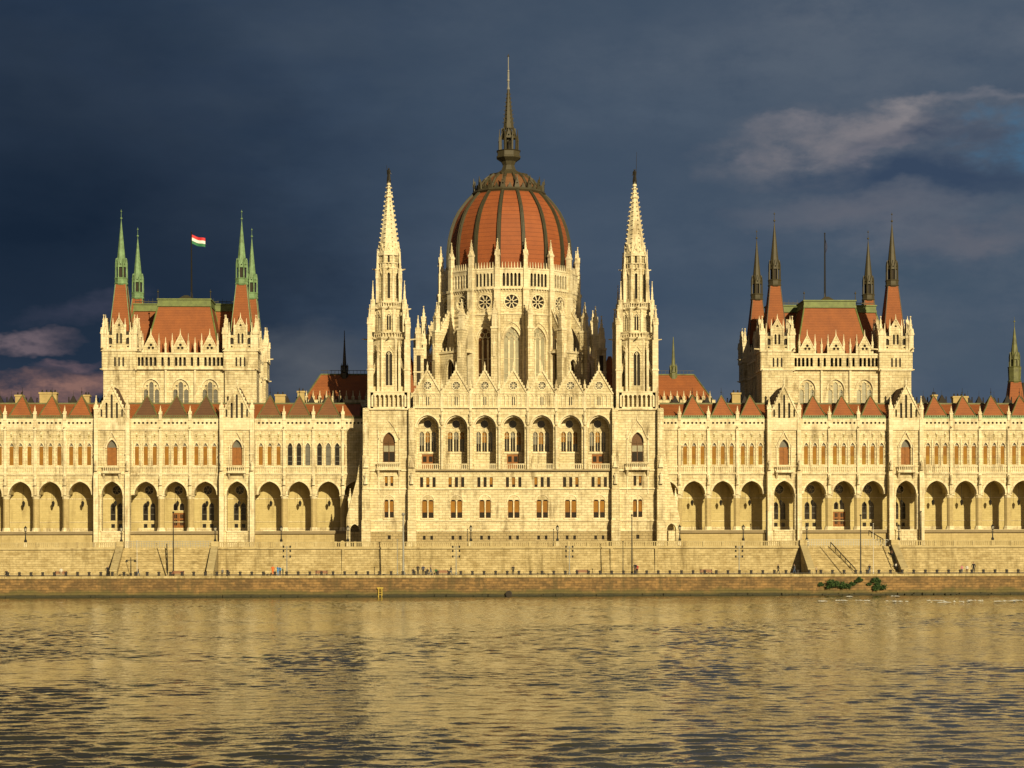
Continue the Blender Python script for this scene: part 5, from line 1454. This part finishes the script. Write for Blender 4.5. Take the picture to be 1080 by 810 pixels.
# foam streaks near the quay at the right
fo = MB(None, 'foam_white')
for (px, py, L_) in ((868, 636.5, 1.0), (888, 636, 1.0), (909, 636, 1.1), (942, 636.8, 1.0), (950, 637.2, 1.2), (987, 636.4, 1.6), (998, 638.3, 2.6), (1003, 637.6, 1.8), (1023, 637, 2.4), (1029, 636.4, 1.4), (1054, 637.5, .9), (1066, 637, 1.2), (1075, 636.6, .8), (895, 631.5, .5), (945, 631.5, .5)):
    d = EYE*FPX/(py-585); Y = d-400; x = px_x(px, Y) if False else W(px, py, Y)[0]
    for k in range(7):
        a = random.uniform(-1, 1); xx = x+a*L_; yy = Y+random.uniform(-1.4, 1.4); rr = random.uniform(.15, .5)*(1.2-abs(a)); n = 9
        fo.add([(xx+rr*1.5*cos(i*2*pi/n)*random.uniform(.6, 1.1), yy+rr*2.2*sin(i*2*pi/n)*random.uniform(.6, 1.1), .16+.05*random.random()) for i in range(n)]+[(xx, yy, .3)], [(i, (i+1) % n, n) for i in range(n)])
tag(fo.build('foam'), 'white flecks of foam drifting near the quay wall on the right', 'foam', kind='stuff')

# ================================================================== SKY, SUN, CAMERA
EL, AZ = radians(20), radians(19)
S = Vector((sin(AZ)*cos(EL), -cos(AZ)*cos(EL), sin(EL)))
ld = bpy.data.lights.new('sun', 'SUN'); ld.energy = 5.0; ld.angle = radians(.5); ld.color = (1, .845, .52)
lo = bpy.data.objects.new('sun', ld); COL.objects.link(lo); lo.rotation_euler = S.to_track_quat('Z', 'Y').to_euler(); lo.location = S*600

wd = bpy.data.worlds.new('World'); SC.world = wd; wd.use_nodes = True; nt = wd.node_tree; bg = nt.nodes['Background']
sky = N(nt, 'ShaderNodeTexSky'); sky.sky_type = 'NISHITA'; sky.sun_disc = False; sky.sun_elevation = EL; sky.sun_rotation = radians(180)-AZ
sky.air_density = 1.2; sky.dust_density = 2.0
tc = N(nt, 'ShaderNodeTexCoord'); vec = tc.outputs['Generated']
nrm = N(nt, 'ShaderNodeVectorMath', operation='NORMALIZE'); L(nt, vec, nrm.inputs[0]); vec = nrm.outputs[0]
sep = N(nt, 'ShaderNodeSeparateXYZ'); L(nt, vec, sep.inputs[0])
def dirv(px, py):
    x, z = W(px, py, 0); return Vector((x-CX, 400, z-EYE)).normalized()
def blob(px, py, w, hgt, warp=None, angle=0.0):
    """soft patch of the cloud deck centred on a compass direction"""
    d = dirv(px, py); mp = N(nt, 'ShaderNodeVectorMath', operation='SUBTRACT'); L(nt, warp or vec, mp.inputs[0]); mp.inputs[1].default_value = d
    mm = N(nt, 'ShaderNodeMapping'); mm.vector_type = 'POINT'; mm.inputs['Rotation'].default_value = (0, angle, 0)
    L(nt, mp.outputs[0], mm.inputs[0])
    sc_ = N(nt, 'ShaderNodeVectorMath', operation='MULTIPLY'); L(nt, mm.outputs[0], sc_.inputs[0]); sc_.inputs[1].default_value = (FPX/w, 0, FPX/hgt)
    ln_ = N(nt, 'ShaderNodeVectorMath', operation='LENGTH'); L(nt, sc_.outputs[0], ln_.inputs[0])
    return ramp(nt, ln_.outputs['Value'], 0.0, 1.0, 1.0, 0.0)
# warped coordinates make the patches ragged
wn = N(nt, 'ShaderNodeTexNoise'); wn.inputs['Scale'].default_value = 14; wn.inputs['Detail'].default_value = 5; wn.inputs['Roughness'].default_value = .6
mp0 = N(nt, 'ShaderNodeMapping'); mp0.inputs['Scale'].default_value = (1, 1, 2.2); L(nt, vec, mp0.inputs[0]); L(nt, mp0.outputs[0], wn.inputs['Vector'])
w1 = N(nt, 'ShaderNodeVectorMath', operation='SUBTRACT'); L(nt, wn.outputs['Color'], w1.inputs[0]); w1.inputs[1].default_value = (.5, .5, .5)
w2 = N(nt, 'ShaderNodeVectorMath', operation='MULTIPLY_ADD'); L(nt, w1.outputs[0], w2.inputs[0]); w2.inputs[1].default_value = (.11, .11, .05); L(nt, vec, w2.inputs[2])
warp = w2.outputs[0]
K = 43.5      # background strength .02
def c_(r, g, b):
    f = lambda v: ((v/255+.055)/1.055)**2.4 if v > 10 else v/255/12.92
    return tuple(f(v)*K for v in (r, g, b))
n1 = noise(nt, vec, 5.5, 5, .55, (1, 1, 2.6)); n2 = noise(nt, vec, 15, 5, .6, (1, 1, 2.4))
cl = mix_col(nt, ramp(nt, sep.outputs[0], -.24, .20), c_(31, 46, 66), c_(68, 84, 103))
cl = mix_col(nt, math_n(nt, 'MULTIPLY', math_n(nt, 'MULTIPLY', ramp(nt, n1, .4, .66), ramp(nt, sep.outputs[0], -.15, .1, .35, 1)), .7), cl, c_(82, 94, 109))
cl = mix_col(nt, math_n(nt, 'MULTIPLY', ramp(nt, n2, .42, .7), .3), cl, c_(44, 62, 88))
n3 = ramp(nt, noise(nt, vec, 30, 7, .66, (1, 1, 2.0)), .32, .66, .1, 1.3)
def layer(cl, px, py, w, h, col, amt, p=1.0, angle=0.0, wp=True, tex=False):
    f = blob(px, py, w, h, warp if wp else None, angle)
    if tex: f = math_n(nt, 'MULTIPLY', f, n3)
    f = math_n(nt, 'POWER', f, p); f = math_n(nt, 'MULTIPLY', f, amt, clamp=True)
    return mix_col(nt, f, cl, c_(*col))
cl = mix_col(nt, math_n(nt, 'MULTIPLY', math_n(nt, 'MULTIPLY', n3, ramp(nt, noise(nt, vec, 7, 3, .5, (1, 1, 2.5)), .38, .6)), ramp(nt, sep.outputs[0], -.05, .2, 0, .6)), cl, c_(98, 106, 118))
cl = layer(cl, 40, 240, 420, 240, (23, 37, 55), 1.05)
cl = layer(cl, 200, 320, 260, 90, (28, 42, 60), .8)
cl = layer(cl, 620, 180, 330, 300, (64, 80, 99), .8)
cl = layer(cl, 850, 60, 330, 50, (84, 96, 111), .8, tex=True)
cl = layer(cl, 720, 110, 200, 40, (76, 90, 107), .8, tex=True)
cl = layer(cl, 720, 250, 160, 60, (74, 88, 105), .7, tex=True)
cl = layer(cl, 888, 152, 175, 44, (108, 109, 118), 1.2, 1.0, .1, tex=True)
cl = layer(cl, 938, 138, 90, 34, (124, 121, 127), 1.3, 1, .15, tex=True)
cl = layer(cl, 980, 118, 42, 18, (134, 130, 134), 1.2, 1, .2, tex=True)
cl = layer(cl, 955, 162, 40, 14, (120, 118, 126), 1.1, 1, .5, tex=True)
cl = layer(cl, 860, 128, 70, 10, (118, 117, 125), .8, 1, .1, tex=True)
cl = layer(cl, 799, 172, 20, 8, (116, 115, 124), .6, tex=True)
cl = layer(cl, 1088, 148, 46, 40, (68, 106, 136), 1.5, 1, tex=True)
cl = layer(cl, 1045, 110, 40, 8, (112, 114, 124), .7)
cl = layer(cl, 1000, 150, 90, 16, (66, 78, 98), .9)
cl = layer(cl, 1000, 192, 200, 34, (55, 71, 94), 1.2)
cl = layer(cl, 910, 226, 150, 24, (96, 100, 112), .9)
cl = layer(cl, 1040, 252, 120, 22, (98, 101, 112), .9)
cl = layer(cl, 940, 300, 240, 40, (64, 82, 100), .9)
cl = layer(cl, 900, 370, 300, 60, (76, 90, 104), .8)
cl = layer(cl, 20, 356, 90, 12, (104, 92, 100), 1.1, tex=True)
cl = layer(cl, 45, 407, 120, 22, (138, 104, 96), 1.4, 1.0, tex=True)
cl = layer(cl, 75, 381, 60, 9, (112, 92, 98), 1.0, tex=True)
cl = layer(cl, 100, 335, 110, 14, (60, 64, 82), .7)
cl = layer(cl, 330, 390, 130, 60, (84, 90, 99), 1.0)
# storm deck fills the half of the sky beyond the building, clear evening sky behind the camera
mask = ramp(nt, math_n(nt, 'MULTIPLY_ADD', n1, .3, sep.outputs[1]), -.15, .35)
fin = mix_col(nt, mask, sky.outputs[0], cl)
L(nt, fin, bg.inputs['Color']); bg.inputs['Strength'].default_value = .02

cam = bpy.data.cameras.new('camera'); cam.sensor_width = 36; cam.lens = FPX/1080*36; cam.shift_y = (585-405)/1080; cam.clip_start = 1; cam.clip_end = 6000
co = bpy.data.objects.new('camera', cam); COL.objects.link(co); co.location = (CX, -400, EYE)
co.rotation_euler = (Matrix.Rotation(-TH, 3, 'Z') @ Matrix.Rotation(pi/2, 3, 'X') @ Matrix.Rotation(-RO, 3, 'Z')).to_euler()
SC.camera = co
vs = SC.view_settings; vs.view_transform = 'Standard'; vs.look = 'None'; vs.exposure = .2; vs.gamma = 1
SC.cycles.max_bounces = 6; SC.cycles.use_denoising = True
